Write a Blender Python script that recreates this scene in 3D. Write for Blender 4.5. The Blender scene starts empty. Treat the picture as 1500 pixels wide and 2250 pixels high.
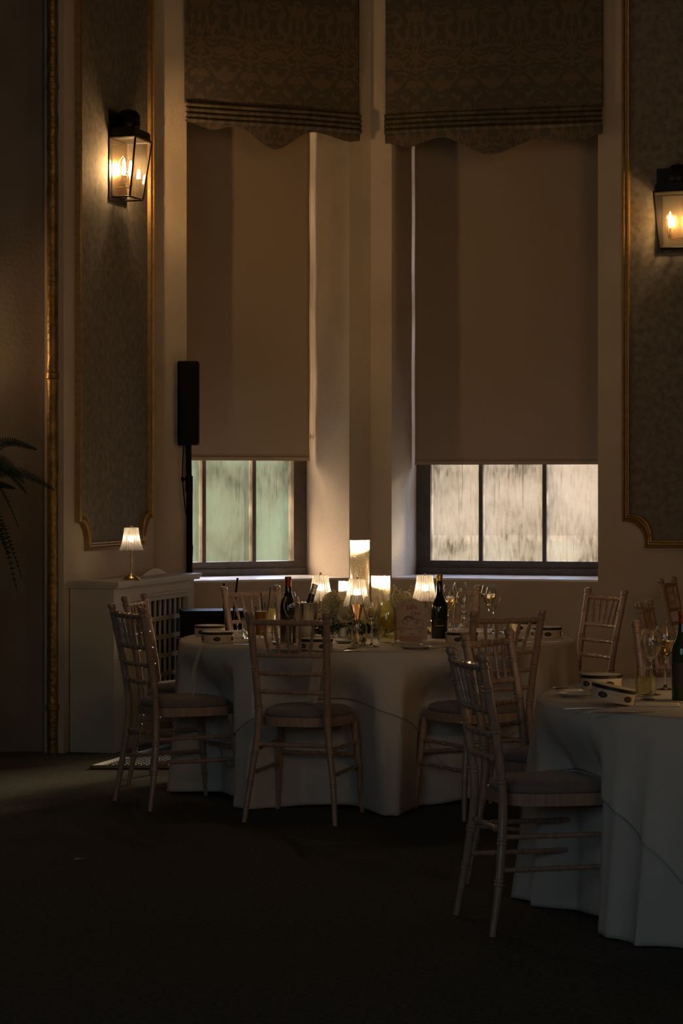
import bpy, bmesh, math, random
from mathutils import Vector, Matrix
random.seed(7)
S = bpy.context.scene
COL = S.collection
PI = math.pi
EYE = 1.47          # camera height; the camera stands at the origin and looks along +y
FPX = 5312.0        # 85 mm on a 24 x 36 mm upright frame

# ------------------------------------------------------------------ camera
cam_d = bpy.data.cameras.new('camera')
cam_d.lens = 85; cam_d.sensor_fit = 'VERTICAL'; cam_d.sensor_height = 36; cam_d.sensor_width = 24
cam_d.shift_y = -(1125 - 1060) / 2250.0
cam_d.clip_end = 200
cam = bpy.data.objects.new('camera', cam_d); COL.objects.link(cam)
cam.location = (0, 0, EYE); cam.rotation_euler = (PI / 2, 0, 0)
S.camera = cam

# ------------------------------------------------------------------ world, sun, fill, exposure
SKY_LOW, SKY_HIGH, SKY_SIDE = .5, 60.0, 20.0
w = bpy.data.worlds.new('world'); S.world = w; w.use_nodes = True
nt = w.node_tree; nt.nodes.clear()
out = nt.nodes.new('ShaderNodeOutputWorld'); bg = nt.nodes.new('ShaderNodeBackground')
tc = nt.nodes.new('ShaderNodeTexCoord'); sx = nt.nodes.new('ShaderNodeSeparateXYZ')
rp = nt.nodes.new('ShaderNodeValToRGB')
nt.links.new(tc.outputs['Generated'], sx.inputs[0])
nt.links.new(sx.outputs['Z'], rp.inputs[0])
rp.color_ramp.elements[0].position = 0.0; rp.color_ramp.elements[0].color = (1.0, .84, .6, 1)
rp.color_ramp.elements[1].position = 0.3; rp.color_ramp.elements[1].color = (1, 1, 1, 1)
az = nt.nodes.new('ShaderNodeValToRGB'); azr = nt.nodes.new('ShaderNodeMapRange')       # warm evening side on the left, blue sky on the right
azr.inputs[1].default_value = -.5; azr.inputs[2].default_value = .5; nt.links.new(sx.outputs['X'], azr.inputs[0]); nt.links.new(azr.outputs[0], az.inputs[0])
az.color_ramp.elements[0].position = .15; az.color_ramp.elements[1].position = .42; az.color_ramp.elements[0].color = (1.0, .72, .5, 1); az.color_ramp.elements[1].color = (.46, .62, 1.0, 1)
mxc = nt.nodes.new('ShaderNodeMix'); mxc.data_type = 'RGBA'; mxc.blend_type = 'MULTIPLY'; mxc.inputs[0].default_value = 1
nt.links.new(rp.outputs[0], mxc.inputs[6]); nt.links.new(az.outputs[0], mxc.inputs[7])
nt.links.new(mxc.outputs[2], bg.inputs[0])
mr = nt.nodes.new('ShaderNodeMapRange'); mr.inputs[1].default_value = .02; mr.inputs[2].default_value = .5
mr.inputs[3].default_value = SKY_LOW; mr.inputs[4].default_value = SKY_HIGH
nt.links.new(sx.outputs['Z'], mr.inputs[0])
ab = nt.nodes.new('ShaderNodeMath'); ab.operation = 'ABSOLUTE'; nt.links.new(sx.outputs['X'], ab.inputs[0])
sr = nt.nodes.new('ShaderNodeMapRange'); sr.inputs[1].default_value = .28; sr.inputs[2].default_value = .6; sr.inputs[3].default_value = 0; sr.inputs[4].default_value = SKY_SIDE
nt.links.new(ab.outputs[0], sr.inputs[0])
ad = nt.nodes.new('ShaderNodeMath'); ad.operation = 'ADD'; nt.links.new(mr.outputs[0], ad.inputs[0]); nt.links.new(sr.outputs[0], ad.inputs[1])
nt.links.new(ad.outputs[0], bg.inputs[1])
nt.links.new(bg.outputs[0], out.inputs[0])

SUN_E, SUN_DIR = 52.0, Vector((-2.3, -3.5, -1.12))
sd = bpy.data.lights.new('sun', 'SUN'); sd.energy = SUN_E; sd.color = (1, .74, .42); sd.angle = math.radians(10)
so = bpy.data.objects.new('sun', sd); COL.objects.link(so)
so.rotation_euler = SUN_DIR.to_track_quat('-Z', 'Y').to_euler(); so.location = (6, 22, 6)

def area(name, loc, target, size, sizey, energy, color, portal=False, spread=180):
    a = bpy.data.lights.new(name, 'AREA'); a.shape = 'RECTANGLE'; a.size = size; a.size_y = sizey
    a.energy = energy; a.color = color; a.spread = math.radians(spread)
    o = bpy.data.objects.new(name, a); COL.objects.link(o); o.location = loc
    o.rotation_euler = (Vector(target) - Vector(loc)).to_track_quat('-Z', 'Y').to_euler()
    if portal: a.cycles.is_portal = True
    return o
# cool fill standing in for daylight from unseen windows, behind and to the left of the photographer
area('hall_fill_cool', (-2.6, -1.6, 3.0), (0.6, 11, .3), 5.0, 2.6, 46, (.66, .86, 1.0))
area('hall_fill_warm', (2.6, 3.0, 3.0), (0.2, 14.8, 2.6), 1.6, 1.6, 5.5, (1.0, .52, .18), spread=50)  # warm fill added to tint the far walls and blinds, no lamp seen

S.view_settings.view_transform = 'Standard'; S.view_settings.look = 'None'
S.view_settings.exposure = 0.0; S.view_settings.gamma = 1.0; S.view_settings.use_curve_mapping = False
S.cycles.sample_clamp_indirect = 4.0
S.cycles.use_denoising = True
S.cycles.max_bounces = 14; S.cycles.transmission_bounces = 12; S.cycles.transparent_max_bounces = 24
S.cycles.diffuse_bounces = 4; S.cycles.caustics_reflective = False; S.cycles.caustics_refractive = False

# ------------------------------------------------------------------ mesh helpers
class MB:
    def __init__(s, xf=None): s.v = []; s.f = []; s.xf = xf
    def add(s, vs, fs, xf=None):
        b = len(s.v)
        for p in vs:
            p = Vector(p)
            if xf: p = xf(p) if callable(xf) else xf @ p
            if s.xf: p = s.xf(p) if callable(s.xf) else s.xf @ p
            s.v.append(p)
        s.f += [tuple(i + b for i in f) for f in fs]
        return s
    def box(s, a, b, xf=None):
        x0, y0, z0 = a; x1, y1, z1 = b
        vs = [(x0,y0,z0),(x1,y0,z0),(x1,y1,z0),(x0,y1,z0),(x0,y0,z1),(x1,y0,z1),(x1,y1,z1),(x0,y1,z1)]
        fs = [(0,3,2,1),(4,5,6,7),(0,1,5,4),(1,2,6,5),(2,3,7,6),(3,0,4,7)]
        return s.add(vs, fs, xf)
    def tube(s, pts, rad, n=8, caps=True, xf=None):
        pts = [Vector(p) for p in pts]
        if not hasattr(rad, '__len__'): rad = [rad] * len(pts)
        vs, fs = [], []; ref = None
        for i, p in enumerate(pts):
            t = (pts[min(i+1, len(pts)-1)] - pts[max(i-1, 0)]).normalized()
            if ref is None: ref = Vector((1, 0, 0)) if abs(t.x) < .8 else Vector((0, 1, 0))
            a = (ref - t * ref.dot(t)).normalized(); ref = a; b = t.cross(a)
            for k in range(n):
                an = 2 * PI * k / n
                vs.append(p + (a * math.cos(an) + b * math.sin(an)) * rad[i])
        for i in range(len(pts) - 1):
            for k in range(n):
                k2 = (k + 1) % n
                fs.append((i*n+k, i*n+k2, (i+1)*n+k2, (i+1)*n+k))
        if caps:
            fs.append(tuple(range(n - 1, -1, -1))); m = (len(pts) - 1) * n
            fs.append(tuple(range(m, m + n)))
        return s.add(vs, fs, xf)
    def lathe(s, prof, n=24, xf=None, flute=None):
        """prof = [(r, z)...] turned about z; r == 0 at an end closes it"""
        vs, fs = [], []; rows = []
        for i, (r, z) in enumerate(prof):
            if r < 1e-6: rows.append([len(vs)]); vs.append((0, 0, z))
            else:
                row = []
                for k in range(n):
                    an = 2 * PI * k / n; rr = r
                    if flute: rr = r + flute(an, i, z)
                    row.append(len(vs)); vs.append((rr * math.cos(an), rr * math.sin(an), z))
                rows.append(row)
        for a, b in zip(rows, rows[1:]):
            if len(a) == 1 and len(b) == 1: continue
            for k in range(n):
                k2 = (k + 1) % n
                if len(a) == 1: fs.append((a[0], b[k2], b[k]))
                elif len(b) == 1: fs.append((a[k], a[k2], b[0]))
                else: fs.append((a[k], a[k2], b[k2], b[k]))
        return s.add(vs, fs, xf)
    def prism(s, outline, z0, z1, xf=None):
        n = len(outline)
        vs = [(x, y, z0) for x, y in outline] + [(x, y, z1) for x, y in outline]
        fs = [tuple(range(n - 1, -1, -1)), tuple(range(n, 2 * n))]
        fs += [(k, (k+1) % n, n + (k+1) % n, n + k) for k in range(n)]
        return s.add(vs, fs, xf)
    def grid(s, nu, nv, fn, closed_u=False, xf=None):
        vs = [fn(i / nu, j / nv) for j in range(nv + 1) for i in range(nu + (0 if closed_u else 1))]
        m = nu if closed_u else nu + 1; fs = []
        for j in range(nv):
            for i in range(nu):
                i2 = (i + 1) % m
                fs.append((j*m+i, j*m+i2, (j+1)*m+i2, (j+1)*m+i))
        return s.add(vs, fs, xf)
    def blob(s, c, r, xf=None):
        x, y, z = c
        vs = [(x+r,y,z),(x-r,y,z),(x,y+r,z),(x,y-r,z),(x,y,z+r),(x,y,z-r)]
        fs = [(0,2,4),(2,1,4),(1,3,4),(3,0,4),(2,0,5),(1,2,5),(3,1,5),(0,3,5)]
        return s.add(vs, fs, xf)

def obj(name, mb, m, parent=None, loc=None, rot=None, sharp=.6, fixn=True):
    me = bpy.data.meshes.new(name)
    me.from_pydata([tuple(v) for v in mb.v], [], mb.f); me.update()
    if fixn:
        b = bmesh.new(); b.from_mesh(me); bmesh.ops.recalc_face_normals(b, faces=b.faces); b.to_mesh(me); b.free()
    me.polygons.foreach_set('use_smooth', [True] * len(me.polygons))
    me.set_sharp_from_angle(angle=sharp)
    me.materials.append(m)
    o = bpy.data.objects.new(name, me); COL.objects.link(o)
    if parent: o.parent = parent
    if loc is not None: o.location = loc
    if rot is not None: o.rotation_euler = rot
    return o
def tag(o, label=None, cat=None, group=None, kind=None):
    if label: o['label'] = label
    if cat: o['category'] = cat
    if group: o['group'] = group
    if kind: o['kind'] = kind
    return o
def thing(name, label, cat, loc=(0, 0, 0), rz=0, group=None, rot=None):
    o = bpy.data.objects.new(name, None); COL.objects.link(o); o.empty_display_size = .05
    o.location = loc; o.rotation_euler = rot if rot else (0, 0, rz)
    return tag(o, label, cat, group)
def kids(o): return [c for c in list(COL.objects) if c.parent == o]
def copy_tree(o, parent=None):
    c = o.copy(); COL.objects.link(c)
    if parent: c.parent = parent
    for ch in kids(o): copy_tree(ch, c)
    return c
def dup(o, label, loc, rz=0, group=None, rot=None):
    c = copy_tree(o); c['label'] = label; c.location = loc
    c.rotation_euler = rot if rot else (0, 0, rz)
    if group: c['group'] = group
    return c
def struct(o): o['kind'] = 'structure'; return o
def at(px, d): return (px - 750) / FPX * d          # where a sight line at column px stands at distance d

# ------------------------------------------------------------------ materials
def nodemat(name):
    m = bpy.data.materials.new(name); m.use_nodes = True
    return m, m.node_tree, m.node_tree.nodes['Principled BSDF']
def mat(name, color, rough=.6, metal=0, var=.12, scale=8, bump=0, bscale=60, spec=.5, stretch=(1,1,1), coat=0, sheen=0, trans=0, ior=1.45):
    m, t, b = nodemat(name)
    b.inputs['Roughness'].default_value = rough; b.inputs['Metallic'].default_value = metal
    b.inputs['Specular IOR Level'].default_value = spec; b.inputs['Coat Weight'].default_value = coat
    b.inputs['Sheen Weight'].default_value = sheen
    b.inputs['Transmission Weight'].default_value = trans; b.inputs['IOR'].default_value = ior
    c = t.nodes.new('ShaderNodeTexCoord'); mp = t.nodes.new('ShaderNodeMapping')
    mp.inputs['Scale'].default_value = stretch; t.links.new(c.outputs['Object'], mp.inputs[0])
    if var:
        n = t.nodes.new('ShaderNodeTexNoise'); n.inputs['Scale'].default_value = scale; n.inputs['Detail'].default_value = 5
        t.links.new(mp.outputs[0], n.inputs['Vector'])
        r = t.nodes.new('ShaderNodeValToRGB'); t.links.new(n.outputs['Fac'], r.inputs[0])
        r.color_ramp.elements[0].position = .3; r.color_ramp.elements[1].position = .7
        r.color_ramp.elements[0].color = tuple(max(0, x * (1 - var)) for x in color) + (1,)
        r.color_ramp.elements[1].color = tuple(min(1, x * (1 + var)) for x in color) + (1,)
        t.links.new(r.outputs[0], b.inputs['Base Color'])
    else: b.inputs['Base Color'].default_value = tuple(color) + (1,)
    if bump:
        n2 = t.nodes.new('ShaderNodeTexNoise'); n2.inputs['Scale'].default_value = bscale; n2.inputs['Detail'].default_value = 4
        t.links.new(mp.outputs[0], n2.inputs['Vector'])
        bp = t.nodes.new('ShaderNodeBump'); bp.inputs['Strength'].default_value = bump; bp.inputs['Distance'].default_value = .01
        t.links.new(n2.outputs['Fac'], bp.inputs['Height']); t.links.new(bp.outputs[0], b.inputs['Normal'])
    return m
def emit(name, color, strength):
    m = bpy.data.materials.new(name); m.use_nodes = True; t = m.node_tree; t.nodes.clear()
    o = t.nodes.new('ShaderNodeOutputMaterial'); e = t.nodes.new('ShaderNodeEmission')
    e.inputs[0].default_value = tuple(color) + (1,); e.inputs[1].default_value = strength
    t.links.new(e.outputs[0], o.inputs[0]); return m
def mixmat(name, parts, bump=0, bscale=120):
    """parts: list of (shader type, weight, color, roughness) blended by weight"""
    m = bpy.data.materials.new(name); m.use_nodes = True; t = m.node_tree; t.nodes.clear()
    o = t.nodes.new('ShaderNodeOutputMaterial'); acc = None; tot = 0
    for typ, wt, colr, ro in parts:
        n = t.nodes.new('ShaderNodeBsdf' + typ); n.inputs['Color'].default_value = tuple(colr) + (1,)
        if ro is not None and 'Roughness' in n.inputs: n.inputs['Roughness'].default_value = ro
        if acc is None: acc = n; tot = wt
        else:
            mx = t.nodes.new('ShaderNodeMixShader'); tot += wt; mx.inputs[0].default_value = wt / tot
            t.links.new(acc.outputs[0], mx.inputs[1]); t.links.new(n.outputs[0], mx.inputs[2]); acc = mx
    if bump:
        c = t.nodes.new('ShaderNodeTexCoord'); v = t.nodes.new('ShaderNodeTexVoronoi'); v.inputs['Scale'].default_value = bscale
        t.links.new(c.outputs['Object'], v.inputs['Vector']); bp = t.nodes.new('ShaderNodeBump'); bp.inputs['Strength'].default_value = bump; bp.inputs['Distance'].default_value = .01
        t.links.new(v.outputs['Distance'], bp.inputs['Height'])
        for n in list(t.nodes):
            if n.bl_idname.startswith('ShaderNodeBsdf') and 'Normal' in n.inputs: t.links.new(bp.outputs[0], n.inputs['Normal'])
    t.links.new(acc.outputs[0], o.inputs[0]); return m

M = {}
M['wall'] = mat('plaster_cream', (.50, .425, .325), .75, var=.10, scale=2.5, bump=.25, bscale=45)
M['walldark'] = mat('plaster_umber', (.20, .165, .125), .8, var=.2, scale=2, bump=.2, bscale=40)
M['reveal'] = mat('plaster_reveal', (.62, .56, .45), .7, var=.10, scale=5, bump=.35, bscale=35)
M['sill'] = mat('sill_gloss_paint', (.82, .85, .92), .22, var=.04, scale=6, spec=.8)
M['panel'] = mat('panel_paper', (.17, .15, .12), .8, var=.30, scale=26, bump=.1, bscale=80)
M['floor'] = mat('carpet', (.112, .110, .096), .95, var=.35, scale=60, bump=.6, bscale=300, spec=.1)
M['ceil'] = mat('ceiling_paint', (.4, .34, .26), .9)
M['gold'] = mat('gold_paint', (.28, .165, .045), .4, metal=.35, var=.25, scale=30, bump=.1, bscale=60)
M['pipe'] = mat('gilded_pipe', (.24, .145, .045), .38, metal=.6, var=.35, scale=18, bump=.7, bscale=38)
M['cab'] = mat('cabinet_paint', (.46, .42, .32), .42, var=.06, scale=6, bump=.08, bscale=70)
M['mesh'] = mat('dark_mesh', (.02, .02, .02), .6)
M['frame'] = mat('window_paint', (.055, .042, .028), .5, var=.25, scale=20, bump=.15)
M['wood'] = mat('limewashed_wood', (.38, .255, .19), .36, var=.22, scale=14, stretch=(6, 6, 1), bump=.08, bscale=50, coat=.15)
M['cushion'] = mat('cushion_fabric', (.23, .19, .18), .95, var=.08, scale=40, bump=.3, bscale=400, spec=.15, sheen=.2)
M['cloth'] = mat('table_linen', (.60, .555, .50), .85, var=.03, scale=20, bump=.12, bscale=350, spec=.2)
M['cloth2'] = mat('overlay_linen', (.64, .59, .53), .8, var=.03, scale=20, bump=.12, bscale=350, spec=.25)
M['napkin'] = mat('napkin_linen', (.78, .70, .56), .85, var=.03, bump=.1, bscale=300)
M['ribbon'] = mixmat('organza_ribbon', [('Transparent', .45, (1, .96, .88), None), ('Diffuse', .4, (.8, .74, .62), None), ('Translucent', .15, (.8, .74, .62), None)])
M['black'] = mat('black_plastic', (.004, .004, .004), .6, var=0, spec=.15)
M['blackmetal'] = mat('black_iron', (.012, .010, .008), .4, metal=.5, var=.2)
M['steel'] = mat('stainless_steel', (.70, .67, .62), .22, metal=1, var=.03)
M['brass'] = mat('brushed_brass', (.62, .40, .15), .25, metal=1, var=.05)
M['bulb'] = emit('lamp_filament', (1, .70, .40), 1300)
M['bulbdim'] = emit('low_lamp_filament', (1, .66, .34), 250)
M['led'] = emit('lamp_diode', (1, .76, .48), 42)
M['ledhi'] = emit('bright_lamp_diode', (1, .66, .34), 700)
M['flame'] = emit('candle_flame', (1, .72, .42), 2400)
M['bulbglass'] = mixmat('bulb_glass', [('Transparent', .9, (1, .9, .75), None), ('Glossy', .1, (1, 1, 1), .05)])
M['lanternglass'] = mixmat('lantern_glass', [('Transparent', .92, (1, .93, .82), None), ('Glossy', .07, (1, 1, 1), .03), ('Translucent', .015, (1, .85, .6), None)])
M['shade'] = mixmat('ribbed_glass_shade', [('Transparent', .42, (1, .96, .9), None), ('Translucent', .30, (1, .93, .84), None), ('Glass', .26, (1, .97, .92), .02), ('Glossy', .1, (1, .97, .9), .08)])
M['glass'] = mat('clear_glass', (.97, .97, .95), 0.0, var=0, trans=1, ior=1.45)
def thin_glass(name, tint):
    m = bpy.data.materials.new(name); m.use_nodes = True; t = m.node_tree; t.nodes.clear()
    o = t.nodes.new('ShaderNodeOutputMaterial'); f = t.nodes.new('ShaderNodeFresnel'); f.inputs[0].default_value = 1.35
    a = t.nodes.new('ShaderNodeBsdfTransparent'); a.inputs[0].default_value = tuple(tint) + (1,); g = t.nodes.new('ShaderNodeBsdfGlossy'); g.inputs['Roughness'].default_value = .03
    q = t.nodes.new('ShaderNodeMath'); q.operation = 'MULTIPLY'; q.inputs[1].default_value = .6; t.links.new(f.outputs[0], q.inputs[0])
    x = t.nodes.new('ShaderNodeMixShader'); t.links.new(q.outputs[0], x.inputs[0]); t.links.new(a.outputs[0], x.inputs[1]); t.links.new(g.outputs[0], x.inputs[2])
    t.links.new(x.outputs[0], o.inputs[0]); return m
M['thin'] = thin_glass('thin_walled_glass', (.97, .97, .95))
M['vase'] = mixmat('dimpled_vase_glass', [('Transparent', .52, (1, .97, .93), None), ('Translucent', .32, (1, .95, .86), None), ('Glossy', .16, (1, .97, .9), .1)], .8, 130)
M['water'] = mixmat('candle_water', [('Transparent', .66, (1, .97, .9), None), ('Translucent', .26, (1, .93, .78), None), ('Glossy', .08, (1, 1, 1), .05)])
M['champagne'] = mat('champagne', (.95, .62, .25), 0, var=0, trans=1, ior=1.34)
M['rose_wine'] = mat('rose_wine', (.95, .50, .22), 0, var=0, trans=1, ior=1.34)
M['juice'] = mat('orange_juice', (.80, .27, .02), .3, var=.06, scale=40)
M['drink'] = mixmat('infused_water', [('Transparent', .62, (.97, .95, .7), None), ('Translucent', .26, (.8, .75, .35), None), ('Glossy', .12, (1, 1, 1), .04)])
M['lemon'] = mat('lemon', (.75, .55, .08), .4)
M['mint'] = mat('mint_leaf', (.03, .10, .03), .5)
M['bottle'] = mat('dark_bottle_glass', (.012, .014, .008), .06, var=0, coat=.5)
M['greenbottle'] = mat('green_bottle_glass', (.03, .05, .012), .06, var=0, coat=.5)
M['redfoil'] = mat('red_foil', (.42, .05, .02), .35, metal=.3, var=.1, scale=60)
M['goldfoil'] = mat('gold_foil', (.7, .46, .12), .3, metal=1, var=.1, scale=60)
M['silverfoil'] = mat('silver_foil', (.75, .70, .62), .35, metal=.7, var=.15, scale=60, bump=.4, bscale=90)
M['paper'] = mat('label_paper', (.6, .55, .46), .7)
M['darklabel'] = mat('dark_label', (.05, .045, .04), .6)
M['china'] = mat('white_china', (.62, .59, .54), .18, var=.02)
M['hoop'] = mat('tambourine_wood', (.66, .52, .37), .42, var=.08, scale=20, stretch=(1, 1, 5), coat=.2)
M['skin'] = mat('drum_skin', (.76, .66, .52), .6, var=.06, scale=20)
M['blackband'] = mat('black_binding', (.015, .013, .012), .5)
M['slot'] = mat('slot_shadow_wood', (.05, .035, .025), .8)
M['petal'] = mixmat('rose_petal', [('Diffuse', .65, (.84, .76, .54), None), ('Translucent', .35, (.9, .78, .5), None)])
M['gyps'] = mixmat('gypsophila', [('Diffuse', .6, (.93, .87, .62), None), ('Translucent', .4, (.92, .80, .48), None)])
M['leaf'] = mat('dark_leaf', (.02, .045, .018), .5, var=.3, scale=20)
M['stem'] = mat('stem_green', (.12, .15, .05), .6)
M['fern'] = mat('fern_green', (.012, .035, .018), .6, var=.3, scale=12)
M['pot'] = mat('terracotta', (.16, .08, .05), .7)
M['wax'] = mat('candle_wax', (.85, .78, .62), .5, var=.02)
M['acrylic'] = mixmat('card_white', [('Diffuse', .72, (.56, .49, .43), None), ('Translucent', .28, (.6, .48, .34), None)])
M['red'] = mat('red_ink', (.45, .03, .02), .6, var=0)
M['ink'] = mat('black_ink', (.03, .025, .03), .6, var=0)
M['blockwood'] = mat('block_wood', (.36, .2, .12), .5, var=.15, stretch=(1, 8, 8))
M['grate'] = mat('cast_iron', (.03, .033, .033), .45, metal=.4, var=.2)
M['grateframe'] = mat('worn_steel_edge', (.15, .15, .14), .45, metal=.5)
M['ground'] = mat('grass_outside', (.062, .052, .034), 1.0, var=.2, scale=.5, spec=0)
M['hedge'] = mat('hedge_leaves', (.014, .026, .013), 1.0, var=.3, scale=.8, spec=0)
M['cord'] = mat('blind_cord', (.62, .55, .42), .6)

def blind_mat():
    m = bpy.data.materials.new('roller_blind_fabric'); m.use_nodes = True; t = m.node_tree; t.nodes.clear()
    o = t.nodes.new('ShaderNodeOutputMaterial'); d = t.nodes.new('ShaderNodeBsdfDiffuse'); tr = t.nodes.new('ShaderNodeBsdfTranslucent')
    mx = t.nodes.new('ShaderNodeMixShader'); mx.inputs[0].default_value = .006
    c = t.nodes.new('ShaderNodeTexCoord'); n = t.nodes.new('ShaderNodeTexNoise'); n.inputs['Scale'].default_value = 160
    r = t.nodes.new('ShaderNodeValToRGB'); t.links.new(c.outputs['Object'], n.inputs['Vector']); t.links.new(n.outputs['Fac'], r.inputs[0])
    r.color_ramp.elements[0].color = (.30, .235, .17, 1); r.color_ramp.elements[1].color = (.38, .305, .225, 1)
    t.links.new(r.outputs[0], d.inputs[0]); tr.inputs[0].default_value = (.8, .58, .38, 1)
    t.links.new(d.outputs[0], mx.inputs[1]); t.links.new(tr.outputs[0], mx.inputs[2]); t.links.new(mx.outputs[0], o.inputs[0])
    return m
M['blind'] = blind_mat()

def pane_mat(name, dirt_lo, dirt_hi, col):
    """window glass with wiped grime, limescale runs and specks"""
    m = bpy.data.materials.new(name); m.use_nodes = True; t = m.node_tree; t.nodes.clear(); L = t.links.new
    o = t.nodes.new('ShaderNodeOutputMaterial'); tr = t.nodes.new('ShaderNodeBsdfTransparent'); tl = t.nodes.new('ShaderNodeBsdfTranslucent')
    gl = t.nodes.new('ShaderNodeBsdfGlossy'); gl.inputs['Roughness'].default_value = .1
    c = t.nodes.new('ShaderNodeTexCoord')
    def noise(scale, sc3, detail=4):
        mp = t.nodes.new('ShaderNodeMapping'); mp.inputs['Scale'].default_value = sc3; L(c.outputs['Object'], mp.inputs[0])
        n = t.nodes.new('ShaderNodeTexNoise'); n.inputs['Scale'].default_value = scale; n.inputs['Detail'].default_value = detail
        L(mp.outputs[0], n.inputs['Vector']); return n
    def ramp(n, a, b, va=0., vb=1.):
        r = t.nodes.new('ShaderNodeMapRange'); r.inputs[1].default_value = a; r.inputs[2].default_value = b
        r.inputs[3].default_value = va; r.inputs[4].default_value = vb; L(n.outputs['Fac'], r.inputs[0]); return r
    big = ramp(noise(3.0, (1, 1, 1)), .35, .68, dirt_lo, dirt_hi)
    runs = ramp(noise(5.0, (26, 26, .35), 2), .66, .71, 0, .5)
    fine = ramp(noise(70, (1, 1, .2)), .4, .7, 0, .16)
    speck = ramp(noise(150, (1, 1, 1), 1), .74, .78, 0, .7)
    acc = big
    for q in (runs, fine, speck):
        a = t.nodes.new('ShaderNodeMath'); a.operation = 'ADD'; a.use_clamp = True
        L(acc.outputs[0], a.inputs[0]); L(q.outputs[0], a.inputs[1]); acc = a
    tl.inputs[0].default_value = tuple(col) + (1,)
    mx = t.nodes.new('ShaderNodeMixShader'); L(acc.outputs[0], mx.inputs[0]); L(tr.outputs[0], mx.inputs[1]); L(tl.outputs[0], mx.inputs[2])
    m2 = t.nodes.new('ShaderNodeMixShader'); m2.inputs[0].default_value = .04
    L(mx.outputs[0], m2.inputs[1]); L(gl.outputs[0], m2.inputs[2]); L(m2.outputs[0], o.inputs[0]); return m
M['pane_l'] = pane_mat('grimy_glass_green', .35, .75, (.026, .030, .021))
M['pane_r'] = pane_mat('grimy_glass_cream', .58, .84, (.058, .050, .036))

def damask_mat():
    """two-tone scrolling damask: mirrored repeats of warped rings and leaves"""
    m, t, b = nodemat('damask_fabric'); L = t.links.new
    b.inputs['Roughness'].default_value = .75
    uv = t.nodes.new('ShaderNodeUVMap'); uv.uv_map = 'uv'
    sp = t.nodes.new('ShaderNodeSeparateXYZ'); L(uv.outputs[0], sp.inputs[0])
    def math_(op, a, bb=None, cc=None):
        n = t.nodes.new('ShaderNodeMath'); n.operation = op
        for i, q in enumerate((a, bb, cc)):
            if q is None: continue
            if isinstance(q, (int, float)): n.inputs[i].default_value = q
            else: L(q, n.inputs[i])
        return n.outputs[0]
    u = math_('PINGPONG', sp.outputs[0], .165)              # mirror each repeat
    row = math_('FLOOR', math_('DIVIDE', sp.outputs[1], .62))
    v = math_('SUBTRACT', sp.outputs[1], math_('MULTIPLY', row, .62))
    cmb = t.nodes.new('ShaderNodeCombineXYZ'); L(u, cmb.inputs[0]); L(v, cmb.inputs[1])
    n = t.nodes.new('ShaderNodeTexNoise'); n.inputs['Scale'].default_value = 8.5; n.inputs['Detail'].default_value = 2.2; n.inputs['Distortion'].default_value = 2.6; L(cmb.outputs[0], n.inputs['Vector'])
    # scroll edges: thin contour lines of the same warped field inside the light leaves
    line = math_('ABSOLUTE', math_('SUBTRACT', n.outputs['Fac'], .585))
    ln = math_('LESS_THAN', line, .011)
    n2 = t.nodes.new('ShaderNodeTexNoise'); n2.inputs['Scale'].default_value = 60; L(cmb.outputs[0], n2.inputs['Vector'])
    f = math_('SUBTRACT', math_('ADD', n.outputs['Fac'], math_('MULTIPLY', n2.outputs['Fac'], .06)), math_('MULTIPLY', ln, .07))
    r = t.nodes.new('ShaderNodeValToRGB'); L(f, r.inputs[0])
    r.color_ramp.elements[0].position = .49; r.color_ramp.elements[0].color = (.072, .06, .040, 1)
    r.color_ramp.elements[1].position = .53; r.color_ramp.elements[1].color = (.125, .092, .055, 1)
    L(r.outputs[0], b.inputs['Base Color']); return m
M['damask'] = damask_mat()

# ------------------------------------------------------------------ the room
CEIL = 5.3
V0 = Vector((.185, 15.25, 0))                       # inner corner of the two window walls
def frame2(o, u, nout):                             # local (along, outwards, up) -> world
    o, u, nout = Vector(o), Vector(u), Vector(nout)
    return lambda p: o + u * p.x + nout * p.y + Vector((0, 0, p.z))
UR, NR = Vector((.9575, -.2885, 0)), Vector((.2885, .9575, 0))
UL, NL = Vector((-.8904, -.4552, 0)), Vector((-.4552, .8904, 0))
FR, FL = frame2(V0, UR, NR), frame2(V0, UL, NL)
TH = .72
obj_floor = struct(obj('floor', MB().box((-5.2, -3.2, -.1), (5.2, 17, 0)), M['floor']))
struct(obj('ceiling', MB().box((-5.2, -3.2, CEIL), (5.2, 17, CEIL + .1)), M['ceil']))
SILL, HEAD = .86, 4.35
def window_wall(name, F, s0, s1, s_end, m):
    b = MB()
    b.box((0, 0, 0), (s0, TH, CEIL), F); b.box((s1, 0, 0), (s_end, TH, CEIL), F)
    b.box((s0, 0, 0), (s1, TH, SILL), F); b.box((s0, 0, HEAD), (s1, TH, CEIL), F)
    return struct(obj(name, b, m))
LW0, LW1 = .153, 1.263
RW0, RW1 = .136, 1.449
window_wall('wall_window_left', FL, LW0, LW1, 1.62, M['wall'])
window_wall('wall_window_right', FR, RW0, RW1, 4.75, M['wall'])
# white-painted sills lie on the openings
for nm, F, a, b_ in (('trim_1', FL, LW0, LW1), ('trim_2', FR, RW0, RW1)):
    struct(obj(nm, MB().box((a + .002, .004, SILL), (b_ - .002, .61, SILL + .012), F), M['sill']))
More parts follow.
